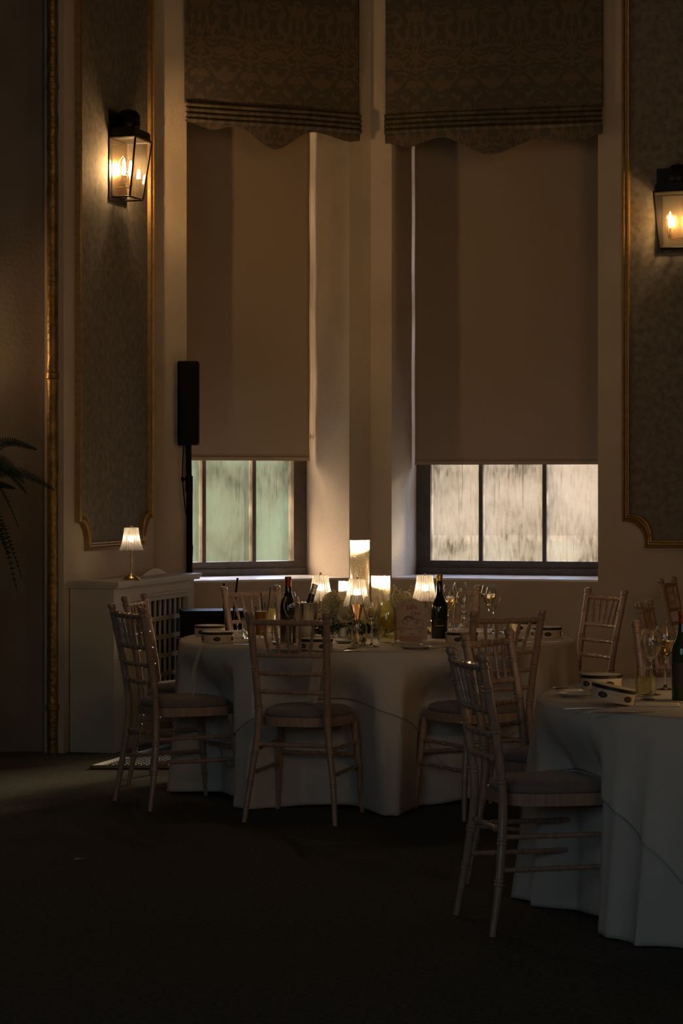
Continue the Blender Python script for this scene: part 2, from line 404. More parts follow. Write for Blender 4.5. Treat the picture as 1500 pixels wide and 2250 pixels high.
# canted wall with the lantern
W0 = Vector((-1.507, 13.12, 0)); UW = Vector((.268, .963, 0)).normalized(); NW = Vector((-.963, .268, 0)).normalized()
FW = frame2(W0, UW, NW)
struct(obj('wall_canted', MB().box((0, 0, 0), (1.42, .11, CEIL), FW), M['wall']))
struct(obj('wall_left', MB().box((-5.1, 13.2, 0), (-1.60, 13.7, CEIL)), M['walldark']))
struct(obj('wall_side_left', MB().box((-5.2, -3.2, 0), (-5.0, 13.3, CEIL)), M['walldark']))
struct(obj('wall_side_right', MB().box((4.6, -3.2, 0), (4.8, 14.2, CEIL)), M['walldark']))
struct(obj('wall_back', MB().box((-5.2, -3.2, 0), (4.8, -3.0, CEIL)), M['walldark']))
# low skirting along the right window wall
struct(obj('baseboard_right', MB().box((.02, -.022, 0), (4.6, -.001, .30), FR).box((.02, -.03, .30), (4.6, -.001, .325), FR), M['wall']))
# gilded service pipe in the corner
pp = MB(); z = 0; pts = []; rr = []
random.seed(3)
while z < CEIL - .02:
    pts.append((random.uniform(-.0015, .0015), random.uniform(-.0015, .0015), z)); rr.append(.031 + random.uniform(-.0012, .0012)); z += .05
pp.tube(pts, rr, 16)
pipe = tag(obj('wall_pipe', pp, M['pipe'], loc=(-1.568, 13.13, 0)), 'gold-painted vertical pipe running floor to ceiling in the left corner', 'pipe')
for zz in (.25, 2.05, 3.62, 4.2):
    obj('pipe_joint', MB().lathe([(.030, zz - .02), (.037, zz - .015), (.037, zz + .015), (.030, zz + .02)], 16), M['pipe'], pipe)

# ------------------------------------------------------------------ windows
def window(name, F, s0, s1, bars, pm):
    root = bpy.data.objects.new(name, None); COL.objects.link(root); root['kind'] = 'structure'
    y0, y1 = .60, .68; fr = MB()
    z0, z1 = SILL + .012, HEAD
    fr.box((s0, y0, z0), (s1, y1, z0 + .09), F).box((s0, y0, z1 - .08), (s1, y1, z1), F)
    fr.box((s0, y0, z0 + .09), (s0 + .095, y1, z1 - .08), F).box((s1 - .095, y0, z0 + .09), (s1, y1, z1 - .08), F)
    fr.box((s0 + .01, y0 - .02, z0 + .0), (s1 - .01, y0, z0 + .045), F)
    obj('window_frame', fr, M['frame'], root)
    for bx in bars: obj('glazing_bar', MB().box((bx - .013, y0 + .012, z0 + .09), (bx + .013, y1 - .012, z1 - .08), F), M['frame'], root)
    for zz in (1.86, 2.68, 3.5):
        obj('glazing_bar', MB().box((s0 + .095, y0 + .012, zz - .013), (s1 - .095, y1 - .012, zz + .013), F), M['frame'], root)
    obj('window_pane', MB().box((s0 + .09, .640, z0 + .085), (s1 - .09, .644, z1 - .07), F), pm, root)
    return root
window('window_1', FL, LW0, LW1, [LW0 + .372, LW0 + .724], M['pane_l'])
window('window_2', FR, RW0, RW1, [RW0 + .4455 - .017, RW0 + .8655 - .017], M['pane_r'])
# portals guide the daylight
for F, a, b_, u, n in ((FL, LW0, LW1, UL, NL), (FR, RW0, RW1, UR, NR)):
    c = F(Vector(((a + b_) / 2, .70, (SILL + HEAD) / 2))); tgt = c - n
    area('daylight_portal', c, tgt, b_ - a, HEAD - SILL, 1, (1, 1, 1), True)
# outdoors
struct(obj('ground_outside', MB().box((-30, 17.2, -.6), (40, 90, -.5)), M['ground']))
def mound(name, c, r, label, seed):
    rnd = random.Random(seed); ph = [rnd.uniform(0, 6) for _ in range(8)]
    def fn(u, v):
        th, ph_ = u * 2 * PI, v * PI / 2
        k = 1 + (.05 * math.sin(5 * th + ph[0]) + .03 * math.sin(9 * th + ph[2])) * math.cos(ph_) * math.sin(3 * ph_ + ph[1])
        return (r[0] * math.cos(th) * math.cos(ph_) * k, r[1] * math.sin(th) * math.cos(ph_) * k, r[2] * math.sin(ph_) * k)
    o = obj(name, MB().grid(64, 20, fn, True), M['hedge'], loc=c, sharp=3.1)
    return tag(o, label, 'hedge', 'shrubs outside the window')
mound('garden_shrub', (-2.5, 25, -.55), (3.2, 1.5, 3.4), 'green shrub outside, seen blurred through the left window panes', 1)
mound('garden_shrub', (2.6, 34, -.55), (2.6, 1.4, 1.2), 'pale distant shrub outside, seen faintly through the right window', 3)

# ------------------------------------------------------------------ blinds
def roller(name, F, s0, s1, zb, label, cord_s=None):
    root = thing(name, label, 'blind')
    y = .50
    def fn(u, v): return Vector((s0 + (s1 - s0) * u, y + .006 * math.sin(9 * u) * math.sin(2.2 * v * PI) + .004 * math.sin(23 * v), zb + (HEAD - .1 - zb) * v))
    o = obj('blind_fabric', MB(F).grid(40, 60, fn), M['blind'], root)
    sm = o.modifiers.new('thick', 'SOLIDIFY'); sm.thickness = .0015
    obj('bottom_bar', MB().box((s0, y - .007, zb - .006), (s1, y + .007, zb + .016), F), M['blind'], root)
    p0, p1 = F(Vector((s0, y, HEAD - .06))), F(Vector((s1, y, HEAD - .06)))
    obj('roller_tube', MB().tube([p0, p1], .03, 12), M['cord'], root)
    if cord_s is not None:
        for k, dz in ((0, 0.0), (.022, .05)):
            pts = []
            for i in range(40):
                zz = HEAD - .05 - i / 39 * (HEAD - .05 - 1.76 - dz)
                pts.append(F(Vector((cord_s + k + .003 * math.sin(i * .7), y + .02, zz))))
            obj('pull_cord', MB().tube(pts, .0028, 5), M['cord'], root)
        e = F(Vector((cord_s, y + .02, 1.75)))
        obj('cord_pull', MB().lathe([(0, 0), (.006, .006), (.008, .02), (.004, .035), (0, .036)], 10, Matrix.Translation(e)), M['cord'], root)
    return root
roller('roller_blind', FL, LW0 + .032, LW1 - .01, 1.615, 'plain beige roller blind lowered over the left window, above clear panes', LW0 + .018)
roller('roller_blind', FR, RW0 + .018, RW1 - .02, 1.59, 'plain beige roller blind lowered over the wider right window')

def roman(name, F, s0, s1, zf, wave, label):
    """flat damask blind hanging in front of the wall, a stack of pleats, then a scalloped hem"""
    root = thing(name, label, 'blind')
    def build(nm, z_top, z_bot, yfn, nu=90, nv=30):
        vs, uvs = [], []
        mb = MB(F)
        def fn(u, v):
            s = s0 + (s1 - s0) * u; zt = z_top(u); zb = z_bot(u); zz = zt + (zb - zt) * v
            return Vector((s, yfn(u, v), zz))
        mb.grid(nu, nv, fn)
        o = obj(nm, mb, M['damask'], root, fixn=True)
        me = o.data; uvl = me.uv_layers.new(name='uv')
        m = nu + 1
        for lp in me.loops:
            i, j = lp.vertex_index % m, lp.vertex_index // m
            u, v = i / nu, j / nv
            uvl.data[lp.index].uv = ((u - .5) * (s1 - s0), z_top(u) + (z_bot(u) - z_top(u)) * v)
        sm = o.modifiers.new('thick', 'SOLIDIFY'); sm.thickness = .004
        return o
    build('blind_drop', lambda u: CEIL - .15, lambda u: zf, lambda u, v: -.045 - .004 * math.sin(u * 11) * v)
    build('pleat_stack', lambda u: zf + .012, lambda u: zf - .115, lambda u, v: -.05 - .028 * abs(math.sin(v * PI * 4 + .35 * math.sin(u * 5))) - .01 * v, nv=40)
    build('scalloped_hem', lambda u: zf - .105, lambda u: wave(u), lambda u, v: -.055 - .010 * math.sin(u * 14) * v)
    return root
def interp(tab):
    def f(x):
        for (a, va), (b, vb) in zip(tab, tab[1:]):
            if x <= b:
                k = (x - a) / (b - a); k = k * k * (3 - 2 * k); return va + (vb - va) * k
        return tab[-1][1]
    return f
roman('roman_blind', FR, .11, 1.49, 3.765, interp([(0, 3.595), (.11, 3.565), (.26, 3.62), (.49, 3.50), (.75, 3.60), (.89, 3.565), (1, 3.60)]),
      'patterned damask roman blind with scalloped hem above the right window')
roman('roman_blind', FL, .108, 1.296, 3.765, lambda u, f=interp([(0, 3.61), (.06, 3.60), (.27, 3.645), (.5, 3.52), (.72, 3.645), (.85, 3.615), (1, 3.65)]): f(u),
      'patterned damask roman blind with scalloped hem above the left window')

# ------------------------------------------------------------------ gilt wall panels
def panel(name, F, s0, s1, z0, z1, label, notch=.13):
    """moulded frame whose lower corners are cut back in concave quarter curves"""
    root = thing(name, label, 'wall panel')
    def outline(off):
        a, b_, c, d = s0 + off, s1 - off, z0 + off, z1 - off
        pts = []; R_ = notch
        pts.append((a, d)); pts.append((a, c + R_ + .03)); pts.append((a + .02, c + R_ + .03))
        for k in range(9):
            t_ = PI / 2 - k / 8 * PI / 2
            pts.append((a + .02 + R_ * math.cos(t_) * .9, c + .03 + R_ * math.sin(t_)))
        pts.append((a + .02 + R_ * .9, c))
        m_ = [(a + b_ - x, zz) for x, zz in reversed(pts)]
        return pts + m_
    prof = [(0, .0), (.004, .030), (.016, .036), (.022, .022), (.030, .020), (.036, .030), (.046, .026), (.05, 0)]
    rows = [[Vector((x, -h, zz)) for x, zz in outline(o_)] for o_, h in prof]
    n = len(rows[0]); vs = [p for r in rows for p in r]; fs = []
    for i in range(len(rows) - 1):
        for k in range(n):
            k2 = (k + 1) % n
            fs.append((i*n+k, i*n+k2, (i+1)*n+k2, (i+1)*n+k))
    obj('gilt_moulding', MB(F).add(vs, fs), M['gold'], root, sharp=.9)
    fld = outline(.04); mm = MB(F); m_ = len(fld)
    mm.add([Vector((x, -.006, zz)) for x, zz in fld] + [Vector((x, -.0005, zz)) for x, zz in fld],
           [tuple(range(m_)), tuple(range(2 * m_ - 1, m_ - 1, -1))] + [(k, (k+1) % m_, m_ + (k+1) % m_, m_ + k) for k in range(m_)])
    obj('panel_field', mm, M['panel'], root)
    return root
panel('wall_panel', FW, .16, 1.35, 1.09, 5.1, 'tall gilt-framed wall panel with curved notched corners, behind the left lantern')
panel('wall_panel', FR, 1.60, 4.3, 1.07, 5.1, 'wide gilt-framed wall panel with curved notched corner, right of the windows')

# ------------------------------------------------------------------ wall lanterns
def make_lantern(label):
    t = thing('wall_lantern', label, 'wall light')
    wt, wb, p_t, p_b, H = .135, .105, .16, .115, .335      # half widths / projections, top and bottom
    # local x along the wall, -y into the room, z up; z = 0 at the lantern's bottom
    fr = MB()
    c = {'bl': (-wb, 0, 0), 'br': (wb, 0, 0), 'fl': (-wb, -p_b, 0), 'fr': (wb, -p_b, 0),
         'tbl': (-wt, 0, H), 'tbr': (wt, 0, H), 'tfl': (-wt, -p_t, H), 'tfr': (wt, -p_t, H)}
    for a, b_ in (('bl','br'),('fl','fr'),('bl','fl'),('br','fr'),('tfl','tfr'),('tbl','tfl'),('tbr','tfr'),('tbl','tbr'),
                  ('bl','tbl'),('br','tbr'),('fl','tfl'),('fr','tfr')):
        fr.tube([c[a], c[b_]], .0065, 4)
    obj('lantern_frame', fr, M['blackmetal'], t)
    obj('back_plate', MB().box((-wt - .008, -.006, -.02), (wt + .008, 0, H + .16)), M['blackmetal'], t)
    obj('reflector_plate', MB().box((-wb, -.010, .01), (wb, -.0065, H - .01)), M['brass'], t)
    cap = MB().box((-wt + .006, -p_t + .006, H), (wt - .006, 0, H + .045))
    for i in range(3):
        z0, z1 = H + .045 + i * .008, H + .053 + i * .008
        cap.box((-wt + .01 + i * .03, -p_t + .01 + i * .03, z0), (wt - .01 - i * .03, 0, z1))
    obj('lantern_cap', cap, M['blackmetal'], t)
    dome = MB().lathe([(.062, 0), (.066, .02), (.062, .04), (.066, .045), (.064, .075), (.045, .1), (0, .112)], 20, Matrix.Translation((0, -.07, H + .065)))
    obj('vent_dome', dome, M['blackmetal'], t)
    e = .004
    g = MB()
    g.add([c['fl'], c['fr'], c['tfr'], c['tfl']], [(0, 1, 2, 3)])
    g.add([c['bl'], c['fl'], c['tfl'], c['tbl']], [(0, 1, 2, 3)])
    g.add([c['br'], c['fr'], c['tfr'], c['tbr']], [(0, 1, 2, 3)])
    obj('lantern_pane', g, M['lanternglass'], t, fixn=False)
    for x in (-.052, .052):
        h = obj('lamp_holder', MB().lathe([(0, .06), (.008, .06), (.01, .075), (.017, .08), (.017, .125), (.013, .128), (0, .128)], 14), M['brass'], t, loc=(x, -.06, 0))
        b_ = obj('light_bulb', MB().lathe([(.012, .125), (.014, .135), (.028, .165), (.031, .19), (.024, .215), (.008, .232), (0, .235)], 18), M['bulbglass'], t, loc=(x, -.06, 0))
        f = MB()
        for k in range(6):
            a = k * PI / 3
            f.tube([(.010 * math.cos(a), .010 * math.sin(a), .148), (.006 * math.cos(a + .5), .006 * math.sin(a + .5), .20)], .0018, 5)
        obj('filament', f, M['bulb'], b_)
    obj('lamp_arm', MB().tube([(-.052, -.06, .062), (.052, -.06, .062)], .005, 8).tube([(0, -.06, .062), (0, -.003, .062)], .005, 8), M['brass'], t)
    return t
lan = make_lantern('lit black lantern with twin bulbs on the gilt panel of the left wall')
def on_wall(o, F, u, s, zz, yoff=-.006):
    p = F(Vector((s, yoff, zz))); o.location = p; o.rotation_euler = (0, 0, math.atan2(u.y, u.x))
on_wall(lan, FW, UW, .80, 3.10)
lan2 = copy_tree(lan); lan2['label'] = 'lit black lantern cut by the right edge of the picture, on the right panel'
on_wall(lan2, FR, UR, 1.955, 2.885)
lan3 = copy_tree(lan); lan3['label'] = 'black lantern on the dark left wall, outside the picture'
lan3.location = (-2.36, 13.19, 2.02); lan3.rotation_euler = (0, 0, 0)
for o in (lan, lan2, lan3): o['group'] = 'wall lanterns'
for b_ in kids(lan2):                                     # its left bulb burns low
    if b_.name.startswith('light_bulb') and b_.location.x < 0:
        for f in kids(b_): f.data = f.data.copy(); f.data.materials[0] = M['bulbdim']

# ------------------------------------------------------------------ radiator cabinet
C0 = Vector((-1.235, 13.12, 0)); UC = UW.copy(); NC = NW.copy()
FC = frame2(C0, UC, NC)
cabt = thing('radiator_cabinet', 'cream painted radiator cabinet with lattice grille under the left lantern', 'cabinet', (0, 0, 0))
LC, DC, HC = 1.33, .255, .93
g0, g1, gz0, gz1 = .50, 1.18, .26, .80
b = MB()
b.box((0, 0, 0), (g0, .03, HC - .035), FC).box((g1, 0, 0), (LC, .03, HC - .035), FC).box((g0, 0, 0), (g1, .03, gz0), FC).box((g0, 0, gz1), (g1, .03, HC - .035), FC)
obj('front_panel', b, M['cab'], cabt)
obj('side_panel', MB().box((0, .03, 0), (.03, DC, HC - .035), FC), M['cab'], cabt)
obj('side_panel', MB().box((LC - .03, .03, 0), (LC, DC, HC - .035), FC), M['cab'], cabt)
tp = MB().box((-.035, -.04, HC - .02), (LC + .03, DC + .01, HC), FC).box((-.025, -.03, HC - .035), (LC + .02, DC + .01, HC - .02), FC)
obj('cabinet_top', tp, M['cab'], cabt)
gf = MB().box((g0 - .02, -.015, gz1), (g1 + .02, 0, gz1 + .03), FC).box((g0 - .03, -.03, gz1 + .03), (g1 + .03, 0, gz1 + .042), FC)
gf.box((g0 - .02, -.015, gz0 - .03), (g1 + .02, 0, gz0), FC).box((g0 - .02, -.015, gz0), (g0, 0, gz1), FC).box((g1, -.015, gz0), (g1 + .02, 0, gz1), FC)
obj('grille_frame', gf, M['cab'], cabt)
lt = MB()
for k in range(1, 8):
    x = g0 + (g1 - g0) * k / 8; lt.box((x - .009, .002, gz0), (x + .009, .012, gz1), FC)
for k in range(1, 5):
    zz = gz0 + (gz1 - gz0) * k / 5; lt.box((g0, -.002, zz - .013), (g1, .010, zz + .013), FC)
obj('lattice', lt, M['cab'], cabt)
rd = MB().box((g0, .026, gz0), (g1, .03, gz1), FC)
n = 60
for k in range(n): rd.box((g0, .016, gz0 + (gz1-gz0) * k / n), (g1, .027, gz0 + (gz1-gz0) * (k + .35) / n), FC)
obj('mesh_screen', rd, M['mesh'], cabt)
# bowed cream board lying at the back of the cabinet top
bw = MB()
o_ = [( .80 + .42 * k / 16, .035 * math.sin(PI * k / 16) + .001) for k in range(17)]
vs = [Vector((s, y, HC + .001 + z * 1.0)) for s, z in o_ for y in (.13, .15)] + [Vector((s, y, HC + .001)) for s, z in o_ for y in (.13, .15)]
fs = []
for k in range(16):
    a = 2 * k; B = 34 + a
    fs += [(a, a+1, a+3, a+2), (B, B+2, B+3, B+1), (a, a+2, B+2, B), (a+1, B+1, B+3, a+3)]
bw.add(vs, fs)
bw.xf = FC; bw.v = [FC(v) for v in bw.v]
tag(obj('curved_board', bw, M['cab']), 'low bowed cream board lying on the back of the radiator cabinet', 'board')

# floor duct grating
gr = thing('floor_grating', 'iron floor grating in a worn metal frame beside the radiator cabinet', 'grating')
q = [Vector((-1.28, 12.40, 0)), Vector((-.52, 12.40, 0)), Vector((-.22, 13.47, 0)), Vector((-.96, 13.47, 0))]
def gp(u, v): return q[0] * (1-u) * (1-v) + q[1] * u * (1-v) + q[2] * u * v + q[3] * (1-u) * v
gm = MB().add([p + Vector((0, 0, .003)) for p in q] + [p + Vector((0, 0, .0)) for p in q], [(0,1,2,3),(7,6,5,4),(0,4,5,1),(1,5,6,2),(2,6,7,3),(3,7,4,0)])
obj('grate_bed', gm, M['mesh'], gr)
bars = MB()
for k in range(1, 26): bars.tube([gp(k / 26, 0) + Vector((0, 0, .006)), gp(k / 26, 1) + Vector((0, 0, .006))], .003, 4)
for k in range(1, 30): bars.tube([gp(0, k / 30) + Vector((0, 0, .006)), gp(1, k / 30) + Vector((0, 0, .006))], .0025, 4)
obj('grate_bars', bars, M['grate'], gr)
ff = MB()
for a, c in ((0, 1), (1, 2), (2, 3), (3, 0)): ff.tube([q[a] + Vector((0, 0, .006)), q[c] + Vector((0, 0, .006))], .014, 4)
obj('grate_frame', ff, M['grateframe'], gr)
sc = MB().add([(0, 0, .001), (.04, .003, .004), (.042, .016, .001), (.003, .012, .006)], [(0, 1, 2, 3)])
o = obj('paper_scrap', sc, M['paper'], loc=(-1.04, 9.42, 0)); o.modifiers.new('t', 'SOLIDIFY').thickness = .001
tag(o, 'small white paper scrap lying on the dark carpet at left', 'litter')

# ------------------------------------------------------------------ speaker on its pole
sp = thing('column_speaker', 'slim black column loudspeaker on a pole in front of the left window', 'speaker', (at(414, 14.6), 14.60, 1.705))
def rb(w_, d_, r_=.02):
    pts = []
    for cx, cy, a0 in ((w_-r_, d_-r_, 0), (-w_+r_, d_-r_, 1), (-w_+r_, -d_+r_, 2), (w_-r_, -d_+r_, 3)):
        for k in range(5):
            a = (a0 + k / 4) * PI / 2; pts.append((cx + r_ * math.cos(a), cy + r_ * math.sin(a)))
    return pts
obj('speaker_cabinet', MB().prism(rb(.064, .07), 0, .485), M['black'], sp)
obj('end_cap', MB().prism(rb(.060, .066), .485, .495), M['black'], sp)
obj('end_cap', MB().prism(rb(.060, .066), -.01, 0), M['black'], sp)
st = thing('speaker_pole', 'black telescopic pole carrying the column loudspeaker behind the radiator cabinet', 'stand', (at(414, 14.6), 14.60, 0))
obj('lower_tube', MB().tube([(0.006, 0, .01), (.006, 0, 1.42)], .0195, 16), M['black'], st)
obj('upper_tube', MB().tube([(.004, 0, 1.42), (.0, 0, 1.695)], .0175, 16), M['black'], st)
obj('collar', MB().tube([(.004, 0, 1.41), (.004, 0, 1.51)], .0225, 16), M['black'], st)
obj('locking_knob', MB().tube([(0, 0, 1.49), (-.028, -.01, 1.49)], .007, 10).tube([(-.028, -.01, 1.49), (-.042, -.014, 1.488)], .014, 10), M['black'], st)
obj('base_plate', MB().lathe([(0, 0), (.045, 0), (.045, .008), (0, .012)], 20), M['black'], st)
cb = [(-.028, -.02, 1.69), (-.034, -.02, 1.60), (-.036, -.022, 1.50), (-.028, -.024, 1.40), (-.012, -.026, 1.28), (.012, -.026, 1.17), (.026, -.026, 1.08), (.024, -.026, 1.02), (.012, -.026, .95), (.008, -.026, .6)]
obj('cable', MB().tube(cb, .0035, 6), M['black'], st)

# ------------------------------------------------------------------ chairs
def ringed(mb, p0, p1, r, nrings, rr=.0022, n=10, bend=None, taper=1.0, segs=14, ends=.06):
    """turned rod with bamboo-style double rings"""
    p0, p1 = Vector(p0), Vector(p1); L = (p1 - p0).length
    ts = sorted(set([i / segs for i in range(segs + 1)] + sum([[c + d / L for d in (-.0105, -.0085, -.0035, -.001, .001, .0035, .0085, .0105)] for c in [ends + (1 - 2 * ends) * (k + .5) / nrings for k in range(nrings)]], [])))
    ts = [t for t in ts if 0 <= t <= 1]
    cs = [ends + (1 - 2 * ends) * (k + .5) / nrings for k in range(nrings)]
    pts, rs = [], []
    for t in ts:
        p = p0.lerp(p1, t)
        if bend: p = p + Vector(bend) * math.sin(PI * t)
        rad = r * (1 + (taper - 1) * t)
        for c in cs:
            d = abs(t - c) * L
            if .003 <= d <= .009: rad += rr
            elif d < .003: rad += rr * .1
        pts.append(p); rs.append(rad)
    mb.tube(pts, rs, n)
def path_post(mb, path, rfn, rings, rr=.0028, n=12, step=.03):
    """path: control points by z; smooth by interpolation"""
    z0, z1 = path[0][2], path[-1][2]
    zs = sorted(set([z0 + (z1 - z0) * i / 26 for i in range(27)] + sum([[c + d for d in (-.012, -.0095, -.004, -.001, .001, .004, .0095, .012)] for c in rings], [])))
    zs = [z for z in zs if z0 <= z <= z1]
    def P(z):
        for a, b_ in zip(path, path[1:]):
            if z <= b_[2] + 1e-9:
                i = path.index(a); pm = path[max(i-1, 0)]; pn = path[min(i+2, len(path)-1)]
                t = (z - a[2]) / (b_[2] - a[2])
                def cr(k):
                    m0 = (b_[k] - pm[k]) / max(b_[2] - pm[2], 1e-6) * (b_[2] - a[2]); m1 = (pn[k] - a[k]) / max(pn[2] - a[2], 1e-6) * (b_[2] - a[2])
                    return (2*t**3-3*t**2+1)*a[k] + (t**3-2*t**2+t)*m0 + (-2*t**3+3*t**2)*b_[k] + (t**3-t**2)*m1
                return (cr(0), cr(1), z)
        return path[-1]
    pts, rs = [], []
    for z in zs:
        rad = rfn(z)
        for c in rings:
            d = abs(z - c)
            if .003 <= d <= .0098: rad += rr
        pts.append(P(z)); rs.append(rad)
    mb.tube(pts, rs, n)
    return P
def make_chair():
    t = thing('chiavari_chair', 'chair', 'chair')
    P = {}
    for s in (-1, 1):
        m = MB()
        path = [(s*.205, -.257, 0), (s*.186, -.228, .18), (s*.156, -.206, .42), (s*.159, -.224, .60), (s*.171, -.274, .86), (s*.172, -.279, .885)]
        P[s] = path_post(m, path, lambda z: .0115 + min(z, .35) / .35 * .0045, [.17, .30, .50, .665, .80], n=12)
        m.lathe([(.0165, .865), (.019, .868), (.019, .874), (.0145, .878), (.0145, .886), (.0185, .890), (.0205, .900), (.0165, .912), (0, .916)], 14,
                lambda p, s=s: Vector((p.x + s * (.171 + (p.z - .86) * .05), p.y - .274 - (p.z - .86) * .2, p.z)))
        obj('rear_leg', m, M['wood'], t)
    def at_post(s, z): return Vector(P[s](z))
    m = MB(); ringed(m, at_post(-1, .868), at_post(1, .868), .0125, 6, bend=(0, -.012, 0)); obj('top_rail', m, M['wood'], t)
    for z in (.725, .645, .565):
        m = MB(); ringed(m, at_post(-1, z), at_post(1, z), .0095, 5, bend=(0, -.012, 0)); obj('back_rail', m, M['wood'], t)
    for k in range(5):
        u = (k + 1) / 6
        a = at_post(-1, .728).lerp(at_post(1, .728), .5 + (u - .5) * .82) + Vector((0, -.012 * math.sin(PI * u), 0))
        b_ = at_post(-1, .862).lerp(at_post(1, .862), .5 + (u - .5) * 1.02) + Vector((0, -.012 * math.sin(PI * u), 0))
        m = MB(); ringed(m, a, b_, .0068, 2, n=8, segs=4, ends=.12); obj('spindle', m, M['wood'], t)
    # seat: rounded, wider at the front
    def seat_outline(k=1.0, n=40):
        pts = []
        for i in range(n):
            a = 2 * PI * i / n; c, s = math.cos(a), math.sin(a)
            e = .62
            x = math.copysign(abs(c) ** e, c); y = math.copysign(abs(s) ** e, s)
            y = y * .195; x = x * (.185 + .09 * (y))
            pts.append((x * k, y * k))
        return pts
    b = MB()
    ol = seat_outline(1.0); il = seat_outline(.80); n_ = len(ol)
    vs = [(x, y, z) for z in (.412, .452) for x, y in ol] + [(x, y, z) for z in (.412, .452) for x, y in il]
    fs = []
    for i in range(n_):
        j = (i + 1) % n_
        fs += [(i, j, n_+j, n_+i), (2*n_+i, 3*n_+i, 3*n_+j, 2*n_+j), (n_+i, n_+j, 3*n_+j, 3*n_+i), (i, 2*n_+i, 2*n_+j, j)]
    b.add(vs, fs); obj('seat_frame', b, M['wood'], t)
    b = MB(); rows = []
    for k, z in ((.90, .447), (.955, .456), (.965, .465), (.93, .476), (.82, .486), (.55, .493), (.25, .495)):
        rows.append([(x, y, z) for x, y in seat_outline(k)])
    vs = [p for r in rows for p in r] + [(0, 0, .4955)]; fs = []
    for r in range(len(rows) - 1):
        for i in range(n_):
            j = (i + 1) % n_; fs.append((r*n_+i, r*n_+j, (r+1)*n_+j, (r+1)*n_+i))
    r = len(rows) - 1
    for i in range(n_): fs.append((r*n_+i, r*n_+(i+1) % n_, len(vs) - 1))
    fs.append(tuple(range(n_ - 1, -1, -1)))
    b.add(vs, fs); obj('seat_cushion', b, M['cushion'], t)
    F_ = {}
    for s in (-1, 1):
        m = MB(); path = [(s*.198, .205, 0), (s*.186, .182, .2), (s*.170, .155, .415)]
        F_[s] = path_post(m, path, lambda z: .0115 + z / .415 * .0045, [.10, .20, .315], n=12)
        obj('front_leg', m, M['wood'], t)
    for s in (-1, 1):
        for z in (.21, .315):
            m = MB(); ringed(m, P[s](z), F_[s](z), .0085, 3, n=8); obj('stretcher', m, M['wood'], t)
    m = MB(); ringed(m, F_[-1](.26), F_[1](.26), .0085, 3, n=8); obj('stretcher', m, M['wood'], t)
    m = MB(); ringed(m, P[-1](.335), P[1](.335), .0095, 3, n=8); obj('stretcher', m, M['wood'], t)
    return t
chair0 = make_chair()
CH = [ # x, d, facing angle clockwise from +y, label, group
 (-.153, 10.645, 16, 'limewashed spindle-back chair standing alone in front of the main round table, back to the viewer', 1),
 (-.724, 11.10, 62, 'leftmost spindle-back chair, side on, nearest the floor light at the main table', 1),
 (-.743, 11.89, 101, 'spindle-back chair half hidden behind the leftmost chair, in front of the lattice grille', 1),
 (-.318, 12.775, 143, 'spindle-back chair behind the main table, left of the ice bucket, facing the viewer', 1),
 (.545, 12.80, 184, 'spindle-back chair behind the wine glasses on the far side of the main table', 1),
 (.598, 10.80, -27, 'spindle-back chair at the right front of the main table, tambourines seen through its spindles', 1),
 (.785, 8.90, 122, 'middle of three overlapping chairs between the two tables, glowing orange on its spindles', 2),
 (.688, 8.08, 76, 'nearest spindle-back chair, at the left of the right-hand table, seat fully in view', 2),
 (1.13, 12.50, -117, 'pale lit chair back standing against the far wall, right of the windows', 1),
 (1.69, 11.25, 105, 'dark chair back side on, just behind the right-hand table glasses', 3),
 (1.413, 9.49, 168, 'dark chair behind the right-hand table, its top rail level with the wine glasses', 2),
 (2.17, 14.05, 110, 'farthest chair by the far wall at the right edge, seen side on', 3),
]
GR = {1: 'chairs around the main table', 2: 'chairs around the right-hand table', 3: 'chairs beyond the right-hand table'}
for i, (x, d, a, lb, g) in enumerate(CH):
    c = chair0 if i == 0 else copy_tree(chair0)
    c['label'] = lb; c['group'] = GR[g]; c.location = (x, d, 0); c.rotation_euler = (0, 0, -math.radians(a))

